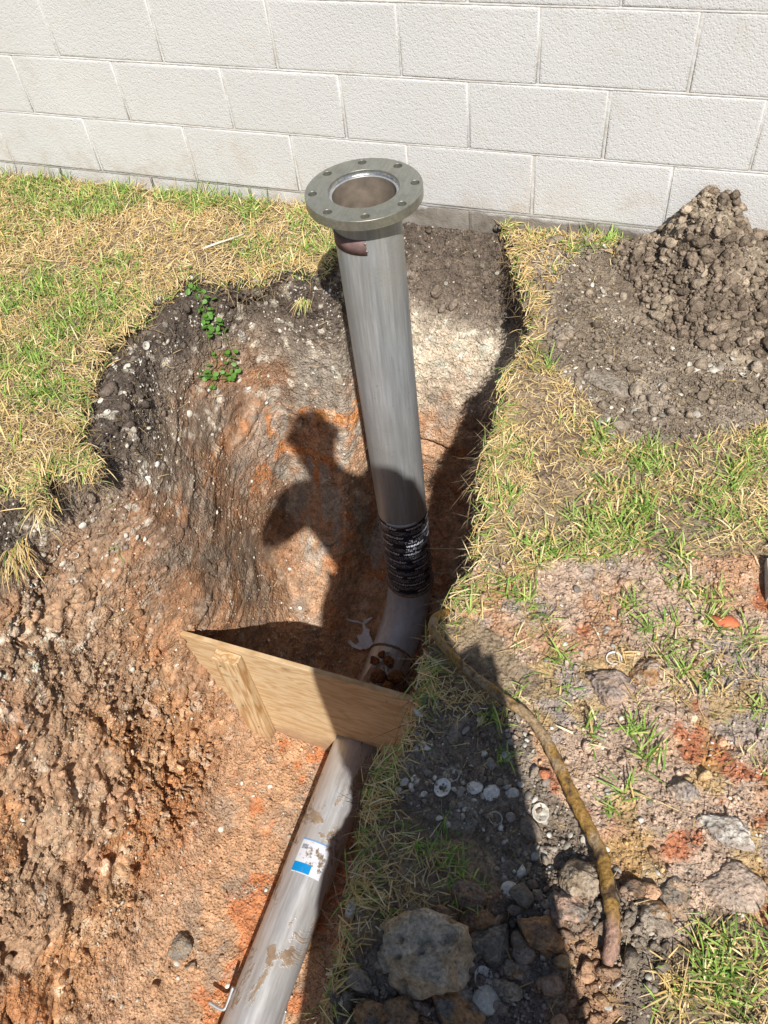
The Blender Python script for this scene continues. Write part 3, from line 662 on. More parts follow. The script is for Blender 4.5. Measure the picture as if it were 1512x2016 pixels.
def field(mask, n, box):
    x = rng.uniform(box[0], box[1], n); y = rng.uniform(box[2], box[3], n); d = mask(x, y); k = rng.uniform(0, 1, n) < d; return x[k], y[k]
def turf(tag_args, mask, box, n_thatch, n_green, greenness, tall=1.):
    x, y = field(mask, n_thatch, box); P, _, ok = ground_hits(x, y, .35); P = P[ok]; n = len(P); P[:, 2] -= .002
    g = greenness(P[:, 0], P[:, 1]); isg = rng.uniform(0, 1, n) < g*g*.55; c = np.where(isg[:, None], pal(GREEN, n), pal(STRAW, n))
    P[:, 2] += rng.uniform(0, .016, n)
    o1 = [P, rng.uniform(0, 6.28, n), rng.uniform(.016, .048, n)*tall, rng.uniform(.0012, .0025, n), rng.uniform(1.0, 1.55, n), rng.uniform(-.3, .75, n), c]
    x, y = field(lambda a, b: mask(a, b)*(.10+.90*greenness(a, b)**1.3), n_green, box)
    # gather the green shoots into tufts
    t = rng.integers(0, max(1, len(x)//7), len(x)); x = x[t]+rng.normal(0, .011, len(x)); y = y[t]+rng.normal(0, .011, len(y))
    P2, _, ok = ground_hits(x, y, .35); P2 = P2[ok]; n = len(P2)
    c = np.where((rng.uniform(0, 1, n) < .90*np.clip(.3+greenness(P2[:, 0], P2[:, 1]), 0, 1))[:, None], pal(GREEN, n, .2), pal(STRAW, n))
    o2 = [P2, rng.uniform(0, 6.28, n), rng.uniform(.03, .075, n)*tall, rng.uniform(.0022, .0042, n), rng.uniform(.15, .95, n), rng.uniform(.2, 1.1, n), c]
    a = [np.concatenate(k) for k in zip(o1, o2)]
    o = blades(*a, 'lawn_grass', MT['grass']); tag(o, *tag_args, kind='stuff'); return o
def nz(x, y, f, s): return fbm(np.c_[x, y, 0*np.asarray(x)], f, 3, s)
# left lawn
def m_left(x, y):
    k = inside(x, y, LAWN_L) | ((x < -1.24) & (y < -.012)); return k*(.80+.35*(nz(x, y, 7, 300) > -.25))
def g_left(x, y): return np.clip(ss(.02, .16, nz(x, y, 4.5, 301))*.9+.9*ss(-.60, -1.0, x)*ss(-.3, .0, nz(x, y, 6, 305))+.3*ss(-.5, -.8, x)*(y < -.6)+.35*ss(-.10, -.03, y)-.25*ss(-.4, -.15, y)*ss(-.9, -.4, x), 0, 1)*(.55+.45*ss(-.1, .2, nz(x, y, 9, 302)))
turf(('sunlit lawn of straw thatch and green shoots left of the trench', 'grass'), m_left, (-2.1, -.02, -1.85, -.015), 88000, 24000, g_left)
# right lawn
G_STRIP = poly((1000, 436), (1235, 452), (1220, 485), (1150, 500), (1090, 560), (1070, 640), (1056, 690), (1130, 760), (1190, 850), (1260, 890), (1420, 850), (1620, 830), (1620, 1080),
               (1400, 1100), (1130, 1105), (1010, 1130), (938, 1115), (955, 900), (995, 787), (1020, 714), (1042, 686), (1054, 633), (1040, 570), (1020, 520))
G_MID = poly((890, 1150), (1000, 1130), (1080, 1180), (1110, 1300), (1080, 1390), (980, 1400), (900, 1420), (830, 1400), (845, 1290), (870, 1220))
G_EDGE = poly((838, 1370), (890, 1380), (850, 1440), (800, 1500), (770, 1560), (790, 1620), (900, 1650), (965, 1760), (900, 1835), (760, 1830), (720, 1900), (710, 2100), (660, 2100), (660, 1857), (700, 1745), (720, 1607), (740, 1540), (790, 1467))
G_CORNER = poly((1290, 1900), (1360, 1800), (1450, 1810), (1600, 1740), (1700, 2300), (1230, 2300), (1260, 1980))
G_SPARSE = Z_CLAY
def m_right(x, y):
    xx = x+.015*nz(x, y, 12, 310); yy = y+.015*nz(x, y, 12, 311); k = .95*inside(xx, yy, G_STRIP)*(.30+.70*ss(-.22, .05, nz(x, y, 7, 312)))
    k = np.maximum(k, inside(xx, yy, G_MID)*ss(-.15, .2, nz(x, y, 9, 313))*.6); k = np.maximum(k, inside(xx, yy, G_EDGE)*.46*ss(-.25, .15, nz(x, y, 9, 314))); k = np.maximum(k, inside(xx, yy, G_CORNER)*.75*ss(-.3, .1, nz(x, y, 8, 315)))
    k = np.maximum(k, inside(x, y, Z_CLAY)*.35*ss(.36, .5, nz(x, y, 9, 316))); return k*(inside(x, y, LAWN_R))
def g_right(x, y):
    e = ip(y, [-2.2, -1.8, -1.3, -1.0, -.6, 0], [.57, .53, .58, .52, .5, .4])
    g = ss(-.05, .25, nz(x, y, 5, 320))*.6+.85*ss(.12, .36, x-e)+.3*inside(x, y, G_EDGE)+.35*inside(x, y, G_CORNER)+.35*(y > -.12)+.3*inside(x, y, G_MID); return np.clip(g, 0, 1)*(.5+.5*ss(-.15, .1, nz(x, y, 12, 321)))
turf(('trampled straw and green grass along the right edge of the trench', 'grass'), m_right, (.25, 1.45, -2.4, -.015), 84000, 34000, g_right, .85)
# fringe of dry blades leaning out over the cut edge
def fringe(P, side, n, name_label, cat):
    seg = P[1:]-P[:-1]; L_ = np.linalg.norm(seg, axis=1); cum = np.r_[0, np.cumsum(L_)]; t = np.sort(rng.uniform(0, cum[-1], n)); i = np.clip(np.searchsorted(cum, t)-1, 0, len(seg)-1)
    f = ((t-cum[i])/L_[i])[:, None]; p = P[i]+seg[i]*f; nrm = np.c_[seg[i][:, 1], -seg[i][:, 0]]/L_[i][:, None]*side
    keep = (p[:, 1] > -2.5) & (rng.uniform(0, 1, n) < .35+.65*ss(-.1, .2, nz(p[:, 0], p[:, 1], 14, 330))); p, nrm = p[keep], nrm[keep]; n = len(p)
    p = p-nrm*rng.uniform(-.006, .03, (n, 1)); z = rng.uniform(-.03, .012, n)
    hd = np.arctan2(nrm[:, 1], nrm[:, 0])+rng.normal(0, .8, n); gr = rng.uniform(0, 1, n) < .28
    o = blades(np.c_[p, z], hd, rng.uniform(.025, .075, n), rng.uniform(.0014, .003, n), rng.uniform(.6, 1.5, n), rng.uniform(.1, 1.1, n), np.where(gr[:, None], pal(GREEN, n), pal(STRAW, n)), 'edge_grass', MT['grass'])
    tag(o, name_label, cat, kind='stuff')
    # roots hanging down the cut
    m = int(n*.9); j = rng.integers(0, n, m); q = p[j]+nrm[j]*rng.uniform(-.012, .022, (m, 1)); rc = pal(np.array([(.16, .11, .07), (.30, .22, .13), (.45, .33, .19), (.10, .075, .05)]), m)
    o = blades(np.c_[q, rng.uniform(-.07, -.005, m)], rng.uniform(0, 6.28, m), rng.uniform(.03, .11, m), rng.uniform(.0008, .0018, m), rng.uniform(1.6, 2.7, m), rng.uniform(-.5, 1.1, m), rc, 'hanging_roots', MT['root'], 4)
    tag(o, name_label.replace('dry grass blades', 'fine roots'), 'roots', kind='stuff')
fringe(LP, 1, 5200, 'dry grass blades hanging over the left lip of the trench', 'grass')
fringe(RP, -1, 4300, 'dry grass blades hanging over the right lip of the trench', 'grass')

# ------------------------------------------------------------------ loose earth, pebbles and shells
def ico(sub=1):
    bm = bmesh.new(); bmesh.ops.create_icosphere(bm, subdivisions=sub, radius=1); v = np.array([x.co[:] for x in bm.verts]); f = np.array([[q.index for q in p.verts] for p in bm.faces]); bm.free(); return v, f
I1, I2, I3 = ico(1), ico(2), ico(4)
def lumps(P, N, size, color, name, mat, flatz=(.5, .9), base=I1, sink=.3, rough=.28, facets=True):
    v, f = base; n, m = len(P), len(v); R3 = rng.normal(size=(n, 3)); R3 -= N*(R3*N).sum(1)[:, None]; R3 /= np.linalg.norm(R3, axis=1)[:, None]; B3 = np.cross(N, R3)
    sc = np.c_[size*rng.uniform(.75, 1.3, n), size*rng.uniform(.65, 1.05, n), size*rng.uniform(flatz[0], flatz[1], n)]
    d = 1+rng.uniform(-rough, rough, (n, m))*.45
    for _ in range(13 if facets else 0):                                        # random facets: broken, angular crumbs
        pn = rng.normal(size=(n, 3)); pn /= np.linalg.norm(pn, axis=1)[:, None]; dt = pn @ v.T
        d = np.minimum(d, rng.uniform(.42, .92, (n, 1))/np.maximum(dt, .05))
    d = np.maximum(d, .35); L = v[None]*d[:, :, None]*sc[:, None, :]
    Wd = L[:, :, :1]*R3[:, None]+L[:, :, 1:2]*B3[:, None]+L[:, :, 2:]*N[:, None]+P[:, None]+N[:, None]*(size*(1-sink)*.5)[:, None, None]*0+N[:, None]*(sc[:, 2]*(1-2*sink))[:, None, None]
    Fv = (f[None]+(np.arange(n)*m)[:, None, None]).reshape(-1, 3); return pydata(name, Wd.reshape(-1, 3), Fv, mat, None, False, np.repeat(np.clip(color, .01, .85), m, 0))
vi = co2; NV = nr; NC = np.clip(base, .02, .75)
def pick(wt, n): p = np.clip(wt, 0, None).astype(float); return rng.choice(len(wt), n, p=p/p.sum())
vis = ss(-2.45, -2.3, Y)
wt = vis*(wallish*(1-.65*smear)*(.14+.4*ss(.0, .3, n2)+.55*rough+.5*ss(-.35, -.08, Z)-.15*smear*.9)*ss(.75, .45, X)+lawnmask*(zc*1.3+zs*2.2+zp*2.0+zk*2.5))
i_ = pick(wt, 46000); sz = rng.lognormal(math.log(.0031), .45, len(i_)); sz = np.clip(sz, .0014, .012)
cl = NC[i_]*rng.uniform(.7, 1.35, (len(i_), 1)); o = lumps(vi[i_], NV[i_], sz, cl, 'crumbs', MT['clod'], sink=.15); tag(o, 'crumbs of loose earth strewn over the cut banks and the spoil', 'soil crumbs', kind='stuff')
wt2 = vis*(wallish*(rough*.13+.22*ss(-.30, -.08, Z)+.05*flr)*ss(.7, .45, X)+lawnmask*(zc*.12+zs*.10+zp*.9+zk*1.9)+.9*ss(.2, .3, X)*ss(-1.45, -1.3, Y)*ss(-.95, -1.05, Y)*(Z < -1.0))
i_ = pick(wt2, 2300); sz = np.clip(rng.lognormal(math.log(.0085), .5, len(i_)), .004, .026); cl = NC[i_]*rng.uniform(.75, 1.3, (len(i_), 1))
o = lumps(vi[i_], NV[i_], sz, cl, 'clods', MT['clod'], (.6, 1.), I2, .25, .16); tag(o, 'small clods of dug earth lying on the spoil and the banks', 'clods', kind='stuff')
wt3 = vis*(wallish*(1-.9*rampz*ss(.3, .2, depth))*(.10+1.3*ss(-.50, -.1, Z)*ss(-.1, .3, n3)+.25*ss(.1, .3, n2))*ss(.7, .45, X)+lawnmask*(zs*1.2+zp*.5+zc*.25+zk*.4))
i_ = pick(wt3, 6500); sz = np.clip(rng.lognormal(math.log(.0042), .5, len(i_)), .0018, .013); cl = pal(np.array([(.62, .58, .50), (.70, .66, .58), (.50, .45, .37), (.42, .37, .31)]), len(i_))
tl = NV[i_]+rng.normal(0, .35, (len(i_), 3)); tl /= np.linalg.norm(tl, axis=1)[:, None]
o = lumps(vi[i_], tl, sz, cl, 'shell_bits', MT['shell'], (.18, .5), I1, .15, .5); tag(o, 'white shell fragments scattered through the dug earth', 'shell fragments', kind='stuff')
i_ = pick(vis*(lawnmask*(zs*2.+zp*.6+zk*.5+zc*.15)+wallish*.10*ss(-.5, -.1, Z)), 340); cl = pal(np.array([(.42, .39, .33), (.30, .27, .23), (.52, .49, .43), (.24, .21, .175)]), len(i_), .2)
v_, f_ = I2; hl = v_.copy(); hl[:, 2] = np.where(v_[:, 2] > 0, v_[:, 2]*1., v_[:, 2]*.2); tl = NV[i_]+rng.normal(0, .45, (len(i_), 3)); tl /= np.linalg.norm(tl, axis=1)[:, None]
o = lumps(vi[i_], tl, rng.uniform(.005, .011, len(i_)), cl, 'half_shells', MT['shell'], (.35, .55), (hl, f_), .1, .05, False); tag(o, 'clam shell halves bedded in the shell gravel and the spoil', 'shells', kind='stuff')
# straw litter on bare earth
wt4 = vis*(wallish*.25*ss(-.6, -.1, Z)+wallish*.08+lawnmask*(zc*.8+zs*.5+zp*.7+zk*.6)); i_ = pick(wt4, 2600); n_ = len(i_)
o = blades(vi[i_]+NV[i_]*.002, rng.uniform(0, 6.28, n_), rng.uniform(.012, .05, n_), rng.uniform(.0008, .0018, n_), rng.uniform(1.2, 1.7, n_), rng.uniform(-.4, .4, n_), pal(STRAW, n_)*.8, 'straw_litter', MT['root']); tag(o, 'loose straw and root hairs lying on bare earth', 'straw', kind='stuff')
# dug spoil mound against the wall
def mound_z(x, y):
    q = np.c_[x, y, 0*x]; cx = 1.06+.03*fbm(q, 9, 2, 401)
    r1 = np.sqrt(((x-.945)/.19)**2+((y+.10)/.24)**2); r2 = np.sqrt(((x-1.06)/.36)**2+((y+.22)/.34)**2); r3 = np.sqrt(((x-1.27)/.20)**2+((y+.16)/.22)**2)
    r4 = np.sqrt(((x-.80)/.14)**2+((y+.13)/.17)**2)
    h = np.maximum.reduce([.195*ss(1., .10, r1), .125*ss(1., .1, r2), .11*ss(1., .2, r3), .055*ss(1., .1, r4)])
    return h*(1+.35*fbm(q, 10, 3, 402))+.016*fbm(q, 26, 3, 403)*ss(0, .05, h)-.004
mx, my = np.meshgrid(np.linspace(.68, 1.62, 250), np.linspace(-.62, -.006, 170)); mxx, myy = mx.ravel(), my.ravel(); mz = mound_z(mxx, myy)
a1, a2, ai = worley(np.c_[mxx, myy, mz], 38, 410); b1, b2, bi = worley(np.c_[mxx, myy, mz], 75, 420); mz = mz+ss(.0, .04, mz)*(.020*(ai-.4)*ss(0, .25, a2-a1)+.010*(.5-b1))
mg = np.arange(250*170).reshape(170, 250); mf = np.stack([mg[:-1, :-1], mg[:-1, 1:], mg[1:, 1:], mg[1:, :-1]], -1).reshape(-1, 4); keep = (mz[mf] > -.003).any(1); mf = mf[keep]
mcol = lerp(np.tile(C(.20, .155, .115), (len(mz), 1)), C(.31, .25, .185), ss(-.1, .3, fbm(np.c_[mxx, myy, mz], 13, 3, 430)))*(.8+.4*ai)[:, None]
mo = pydata('soil_mound', np.c_[mxx, myy, mz]-[1.05, -.2, 0], mf, MT['clod'], None, True, mcol); mo.location = (1.05, -.2, 0)
tag(mo, 'heap of dark crumbly topsoil piled against the wall at the right', 'dirt heap')
k_ = rng.choice(np.where(mz > .008)[0], 8200); up_ = np.tile([0, 0, 1.], (len(k_), 1))+rng.normal(0, .3, (len(k_), 3)); up_ /= np.linalg.norm(up_, axis=1)[:, None]
sz = np.clip(rng.lognormal(math.log(.0042), .6, len(k_)), .002, .022); sz[:420] = rng.uniform(.010, .024, 420)
o = lumps(np.c_[mxx, myy, mz][k_], up_, sz, mcol[k_]*rng.uniform(.7, 1.5, (len(k_), 1)), 'clods', MT['clod'], (.5, 1.), I2, .2, .18); tag(o, 'crumbly clods covering the heap by the wall', 'clods', kind='stuff')

# ------------------------------------------------------------------ things lying about
def boulder(name, u, v, size, color, label, cat='clod', group=None, sq=(1., .8, .7), seed=0, mat='clod', sink=.3, lift=0., rot=0., cols=None):
    p, nrm = at(u, v); r = np.random.default_rng(1000+seed); vv, ff = I3; d = np.ones(len(vv))
    for _ in range(11):
        pn = r.normal(size=3); pn /= np.linalg.norm(pn); d = np.minimum(d, r.uniform(.55, .9)/np.maximum(vv@pn, .08))
    q = vv+seed*3.7; d = d*(1+.18*fbm(q, 1.6, 4, 501+seed)+.12*fbm(q, 5, 3, 502)); cr = np.abs(fbm(q, 1.3, 3, 503+seed)); d -= .10*ss(.035, 0, cr)
    L = vv*d[:, None]*np.array(sq)*size; c_, s_ = math.cos(rot), math.sin(rot); L = np.c_[L[:, 0]*c_-L[:, 1]*s_, L[:, 0]*s_+L[:, 1]*c_, L[:, 2]]
    ca, cb = color; t = ss(-.15, .2, fbm(q, 1.8, 4, 505)); cc = np.array(ca)+(np.array(cb)-np.array(ca))*t[:, None]; cc = cc*(1-.5*ss(.035, 0, cr))[:, None]
    o = pydata(name, L, ff, MT[mat], None, True, cc); o.location = p+Vector((0, 0, size*sq[2]*(1-2*sink)*.5+lift)); tag(o, label, cat, group); return o
GR, OR, BR, TN, DK = (.25, .22, .185), (.42, .24, .12), (.27, .18, .12), (.40, .32, .24), (.13, .105, .085)
boulder('clay_clod', 835, 1892, .106, ((.50, .42, .32), (.52, .37, .23)), 'largest grey and orange cracked clay clod at the bottom centre', sq=(1.05, .68, .62), seed=1, rot=.15, lift=.01)
boulder('clay_clod', 962, 1862, .041, (GR, (.2, .17, .14)), 'dark grey clod with a white fleck just right of the largest clod', sq=(.9, 1, .8), seed=2)
boulder('clay_clod', 1062, 1838, .047, (OR, BR), 'rusty orange clod between the dark grey clod and the cable end', sq=(1.1, .8, .7), seed=3)
boulder('clay_clod', 1158, 1742, .046, (TN, (.33, .25, .17)), 'tan crumbly clod touching the left side of the brown cable', sq=(1, .85, .7), seed=4)
boulder('clay_clod', 1112, 1790, .036, ((.45, .30, .22), GR), 'small pinkish clod with a pale core left of the cable', seed=5)
boulder('clay_clod', 942, 1812, .030, (OR, BR), 'small rounded brown clod above the dark grey clod', seed=6)
boulder('clay_clod', 918, 1768, .034, (BR, GR), 'brown clod at the end of the shaded grass above the small clods', seed=7)
boulder('clay_clod', 816, 1808, .026, (GR, TN), 'small knobbly grey clod directly above the largest clod', seed=8)
boulder('clay_clod', 1012, 1912, .021, (OR, TN), 'flat light orange chip below the dark grey clod', sq=(1, .8, .4), seed=9)
boulder('clay_clod', 900, 1985, .050, (OR, GR), 'orange grey clod at the bottom edge under the largest clod', sq=(1.2, .8, .6), seed=10)
boulder('clay_clod', 790, 1990, .034, (BR, OR), 'brown clod at the bottom edge left of the orange grey clod', seed=11)
boulder('clay_clod', 730, 2000, .030, (OR, BR), 'leftmost rusty clod in the bottom row beside the grass fringe', seed=12)
boulder('clay_clod', 1000, 1470+480, .024, ((.30, .25, .2), TN), 'crusty shelly clod right of the largest clod below its dark neighbour', seed=13)
boulder('clay_clod', 1275, 1330, .036, ((.48, .37, .28), OR), 'pale crumbly clod casting a shadow on the clay near the ring shell', sq=(1, .9, .7), seed=14)
boulder('clay_clod', 1200, 1352, .058, ((.33, .26, .22), (.44, .32, .24)), 'broad brownish clod split in two on the clay spread', sq=(1.0, .75, .35), seed=15)
boulder('clay_clod', 1195, 755, .060, ((.34, .29, .23), (.28, .235, .19)), 'smooth tan rounded clod half sunk in the grey spoil', 'clod', sq=(1.15, .7, .34), seed=16, rot=-.5, sink=.46)
boulder('clay_clod', 1110, 660, .036, ((.28, .24, .20), (.32, .26, .2)), 'smooth grey lump at the left end of the spoil above the tan rounded clod', sq=(1.3, .8, .4), seed=17, sink=.4)
boulder('clay_clod', 1430, 1640, .048, ((.36, .30, .25), (.62, .57, .5)), 'grey clod with a white limy crust on the clay at the right', sq=(1.1, .7, .3), seed=18, sink=.4)
boulder('clay_clod', 1345, 1555, .030, ((.33, .28, .25), TN), 'grey rounded clod with a shadowed hollow on its left on the clay', seed=19)
boulder('clay_clod', 1440, 1745, .055, ((.46, .35, .27), (.40, .32, .26)), 'wide flat grey brown slab of clay near the lower right grass', sq=(1., .75, .22), seed=20, sink=.42)
boulder('clay_clod', 1330, 1770, .052, ((.43, .30, .20), GR), 'flat tan clod left of the wide clay slab', sq=(.9, .7, .25), seed=21, sink=.4)
boulder('clay_clod', 1250, 1765, .030, (BR, DK), 'dark brown clod in shadow just right of the cable', seed=22)
boulder('clay_clod', 1285, 1800, .034, ((.45, .36, .27), OR), 'sunlit crumbly clod right of the lower end of the cable', sq=(1, .8, .6), seed=23)
boulder('limestone_lump', 478, 663, .022, ((.45, .41, .35), (.33, .29, .24)), 'egg shaped pale stone in the back bank below the lawn', 'stone', sq=(.8, .6, 1.2), seed=24)
boulder('clay_clod', 353, 1865, .046, ((.30, .24, .18), (.25, .22, .19)), 'grey clod on the trench floor beside the round white shell', sq=(1, .9, .7), seed=25)
boulder('clay_clod', 375, 1905, .026, (BR, TN), 'small tan clod on the trench floor right of the round white shell', seed=26)
for k, (u, v, s_) in enumerate([(752, 1290, .016), (765, 1305, .024), (745, 1335, .030), (775, 1335, .034), (760, 1355, .03), (738, 1303, .020), (790, 1360, .034)]):
    lb = ['small wet clod stuck on top of the elbow weld', 'wet brown clod lying on the pipe below the weld', 'crumbly red clod on the left of the pipe behind the board', 'largest damp clod on the pipe behind the board',
          'damp clod on the pipe against the board', 'bright rusty clod on the left shoulder of the pipe', 'damp clod wedged between the pipe and the right bank'][k]
    d = Vector(ray(u, v)).normalized(); a_, y_ = hit_run(u, v); rr_ = np.random.default_rng(k)
    o = boulder('clay_clod', u, v, s_, ((.19, .10, .055), (.30, .13, .05)), lb, seed=40+k, sq=(1, 1, .8))
    o.location = (LX+(R_+s_*.35)*math.cos(a_), y_, LZ+(R_+s_*.35)*math.sin(a_))
# loose square-cut block at the right edge
p, _ = at(1512, 1150); cb = bmesh.new(); bmesh.ops.create_cube(cb, size=1, matrix=Matrix.Diagonal((.075, .10, .045, 1))); bmesh.ops.bevel(cb, geom=cb.edges[:], offset=.004, segments=2, affect='EDGES')
for vtx in cb.verts: vtx.co += Vector([random.uniform(-.0015, .0015) for _ in range(3)])
o = bm_obj('stone_block', cb, flat('pale_stone', (.42, .41, .38), .85, 0, .25, 120, .9)); o.location = p+Vector((.030, .0, .018)); o.rotation_euler = (0, 0, .12); tag(o, 'pale grey squared stone at the right edge of the photo', 'stone')
# shells
def shell(u, v, r, label, kind='cup', tilt=None, group=None, seed=0):
    p, nrm = at(u, v); rr_ = random.Random(seed+5); n_ = 18; Vs, Fs = [], []; K = 6
    for layer in (0, 1):
        for k in range(K+1):
            t = k/K; h = (1-(1-t)**2 if kind == 'cup' else 0); h = math.cos(t*math.pi/2)*.42 if kind != 'ring' else .15*math.sin(t*math.pi)
            rad = r*(t if kind != 'ring' else .82+.18*t)*(1-.05*layer)
            for a in range(n_):
                an = 2*math.pi*a/n_; q = 1+.10*math.cos(an)+.02*math.cos(9*an)*t+(.03*((k % 2)-.5))
                Vs.append((rad*q*math.cos(an), rad*.86*q*math.sin(an), r*h-(.07*r*layer)))
    m = (K+1)*n_
    for k in range(K):
        for a in range(n_):
            b = (a+1) % n_; Fs.append((k*n_+a, (k+1)*n_+a, (k+1)*n_+b, k*n_+b)); Fs.append((m+k*n_+a, m+k*n_+b, m+(k+1)*n_+b, m+(k+1)*n_+a))
    for a in range(n_): b = (a+1) % n_; Fs.append((K*n_+a, m+K*n_+a, m+K*n_+b, K*n_+b))
    c1 = pal(np.array([(.68, .64, .55), (.58, .54, .46), (.72, .69, .62)]), 1, .08)[0]; o = pydata('seashell', Vs, Fs, MT['shell'], None, True, np.tile(c1, (len(Vs), 1)))
    nn = (nrm+Vector([rr_.uniform(-.3, .3) for _ in range(3)])).normalized(); qd = nn.to_track_quat('Z', 'Y')
    if kind == 'cup_up': qd = (-nn).to_track_quat('Z', 'Y')
    o.rotation_mode = 'QUATERNION'; o.rotation_quaternion = qd; o.location = p+nn*(r*.36 if kind == 'cup_up' else r*.05); tag(o, label, 'shell', group); return o
SH = [(957, 1970, .026, 'largest round cream shell lit by the sun at the bottom centre', 'dome'), (950, 1925, .019, 'dirty cup shell touching the largest round shell', 'cup_up'),
      (1003, 1752, .017, 'pitted white oval shell in the shade above the small clods', 'dome'), (349, 1896, .013, 'round white shell on the trench floor left of the pipe', 'dome'),
      (1207, 1296, .017, 'ring shaped open shell on the clay above the split clod', 'ring'), (1308, 1371, .013, 'small curled snail like shell on the clay right of the split clod', 'ring'),
      (1063, 1600, .019, 'round grey shell beside the shadow edge left of the cable', 'cup_up'), (890, 1527, .017, 'upper white rimmed shell in the shaded gravel', 'ring'), (872, 1555, .019, 'round brown shell with a white rim in the shaded gravel', 'cup_up'),
      (935, 1550, .018, 'grey round shell right of the white rimmed ones in the shade', 'dome'), (967, 1563, .018, 'dark pointed shell at the right of the shaded shell group', 'dome'), (975, 1610, .014, 'stacked thin white shells in the shaded gravel', 'ring'),
      (1469, 658, .015, 'white ring shell on the spoil near the right edge', 'ring'), (1370, 727, .012, 'round white shell in the middle right of the spoil', 'dome'), (1408, 730, .016, 'pointed pale shell standing in the spoil', 'dome'),
      (1254, 800, .011, 'small ring shell just below the smooth tan clod', 'ring'), (1232, 585, .014, 'left shell of a pair in the upper spoil', 'dome'), (1243, 580, .012, 'right shell of a pair in the upper spoil', 'dome'),
      (1462, 740, .012, 'chipped white shell near the right edge of the spoil', 'cup_up'), (1258, 752, .010, 'thin oval shell by the top of the smooth tan clod', 'cup_up'), (517, 1555, .010, 'left shell of two on the orange trench floor', 'ring'), (531, 1549, .009, 'right shell of two on the orange trench floor', 'dome'),
      (435, 1633, .011, 'lone white shell on the trench floor left of the sticker', 'dome'), (545, 1630, .011, 'round white shell close to the pipe above the sticker', 'ring'), (503, 1745, .012, 'hollow shell outline on the trench floor left of the pipe', 'ring'),
      (290, 941, .010, 'upper white shell of a column on the left bank', 'dome'), (291, 948+0, .012, 'larger white shell low in the column on the left bank', 'cup_up'), (309, 915, .012, 'rightmost white shell on the smeared left bank', 'dome'),
      (250, 722, .017, 'big white oyster lump in the dark soil under the left lawn', 'dome'), (286, 680, .015, 'white oyster lump highest in the dark soil under the left lawn', 'cup_up'), (198, 788, .012, 'pale cup shell at the left lip of the trench', 'dome'),
      (212, 813, .012, 'white broken shell below the cup shell at the left lip', 'cup_up'), (372, 815, .014, 'white shell lump at the head of the corner groove', 'dome'), (162, 1035, .012, 'white shell in the shadowed left soil above the smear', 'dome'),
      (147, 1093, .011, 'ring shell at the start of the smeared streak far left', 'ring'), (123, 1110, .013, 'white shell beside the ring shell far left', 'dome'), (590, 1197, .009, 'small white shell at the tip of the board shadow', 'dome'),
      (697, 1920, .011, 'white shell caught in the grass fringe by the pipe', 'dome'), (490, 765, .009, 'small white shell in the orange back bank', 'dome'), (571, 1665, .014, 'ring shell in the shade under the pipe by the sticker', 'ring'), (448, 1960-20, .010, 'pale chip near the bent rod', 'dome')]
for k, (u, v, r, lb, kd) in enumerate(SH): shell(u, v, r, lb, kd, seed=k)
# muddy cable lying over the right lawn
cp = [(885, 1205, -.03), (870, 1208, .004), (860, 1214, .014), (851, 1232, .018), (860, 1255, .010), (880, 1280, .008), (915, 1315, .008), (962, 1352, .010), (1005, 1385, .012), (1040, 1410, .014), (1068, 1445, .012), (1092, 1490, .012),
      (1118, 1545, .014), (1140, 1590, .016), (1165, 1640, .020), (1185, 1690, .026), (1196, 1740, .036), (1204, 1790, .042), (1207, 1840, .036), (1196, 1900, .022)]
pts = []
for u, v, h in cp: p = on_z(u, v, h+.014); pts.append(p)
PTH = smooth_path(pts, 170); c0 = PTH[60].copy(); rad = np.interp(np.linspace(0, 1, 170), [0, .1, .5, .75, .93, .97, 1], [.0085, .0088, .0098, .0118, .0130, .0125, .007])
Vs, Fs = tube(PTH-c0, rad, 18); q = np.array(Vs); ring_i = np.repeat(np.arange(170), 18); cen = (PTH-c0)[ring_i]; dirv = q-cen; ang = np.tile(np.arange(18)*2*math.pi/18, 170)
tw = .6*np.sin(3*(ang-ring_i*.42)); q = cen+dirv*(1+.10*tw+.30*fbm(q, 38, 4, 601)+.10*fbm(q, 110, 2, 602))[:, None]
cc = np.tile(C(.31, .175, .045), (len(q), 1)); cc = lerp(cc, C(.33, .23, .13), ss(.0, .3, fbm(q, 30, 4, 610))); cc = lerp(cc, C(.10, .06, .03), ss(.25, .4, fbm(q, 45, 3, 611))); cc = lerp(cc, C(.33, .20, .145), ss(150, 158, ring_i.astype(float))*ss(-.3, .0, fbm(q, 30, 3, 612)))
cab = pydata('cable', q, Fs, mat_attr('muddy_rubber', .6, (1., .004), .35, .45, 150), None, True, cc); cab.location = c0; tag(cab, 'muddy ochre cable snaking from the trench edge across the right ground', 'cable')
# bent rods under the pipe end
galv = flat('bright_galvanised', (.55, .56, .57), .35, .6, .1, 90, .1)
rod_pts = [on_z(459, 1943, -1.27), on_z(446, 1980, -1.30), on_z(441, 1987, -1.305), on_z(432, 1986, -1.305), on_z(411, 1973, -1.30)]
rp = smooth_path(rod_pts, 26); Vs, Fs = tube(rp-rp[0], .0052, 10); o = pydata('bent_rod', Vs, Fs, galv, None, True); o.location = rp[0]; tag(o, 'short L shaped galvanised rod on the left side of the pipe', 'rod')
rp = smooth_path([on_z(563, 1989, -1.33), on_z(556, 2016, -1.36), on_z(548, 2046, -1.385)], 12); Vs, Fs = tube(rp-rp[0], .0052, 10); o = pydata('bent_rod', Vs, Fs, galv, None, True); o.location = rp[0]; tag(o, 'straight galvanised rod end on the shaded right side of the pipe', 'rod')
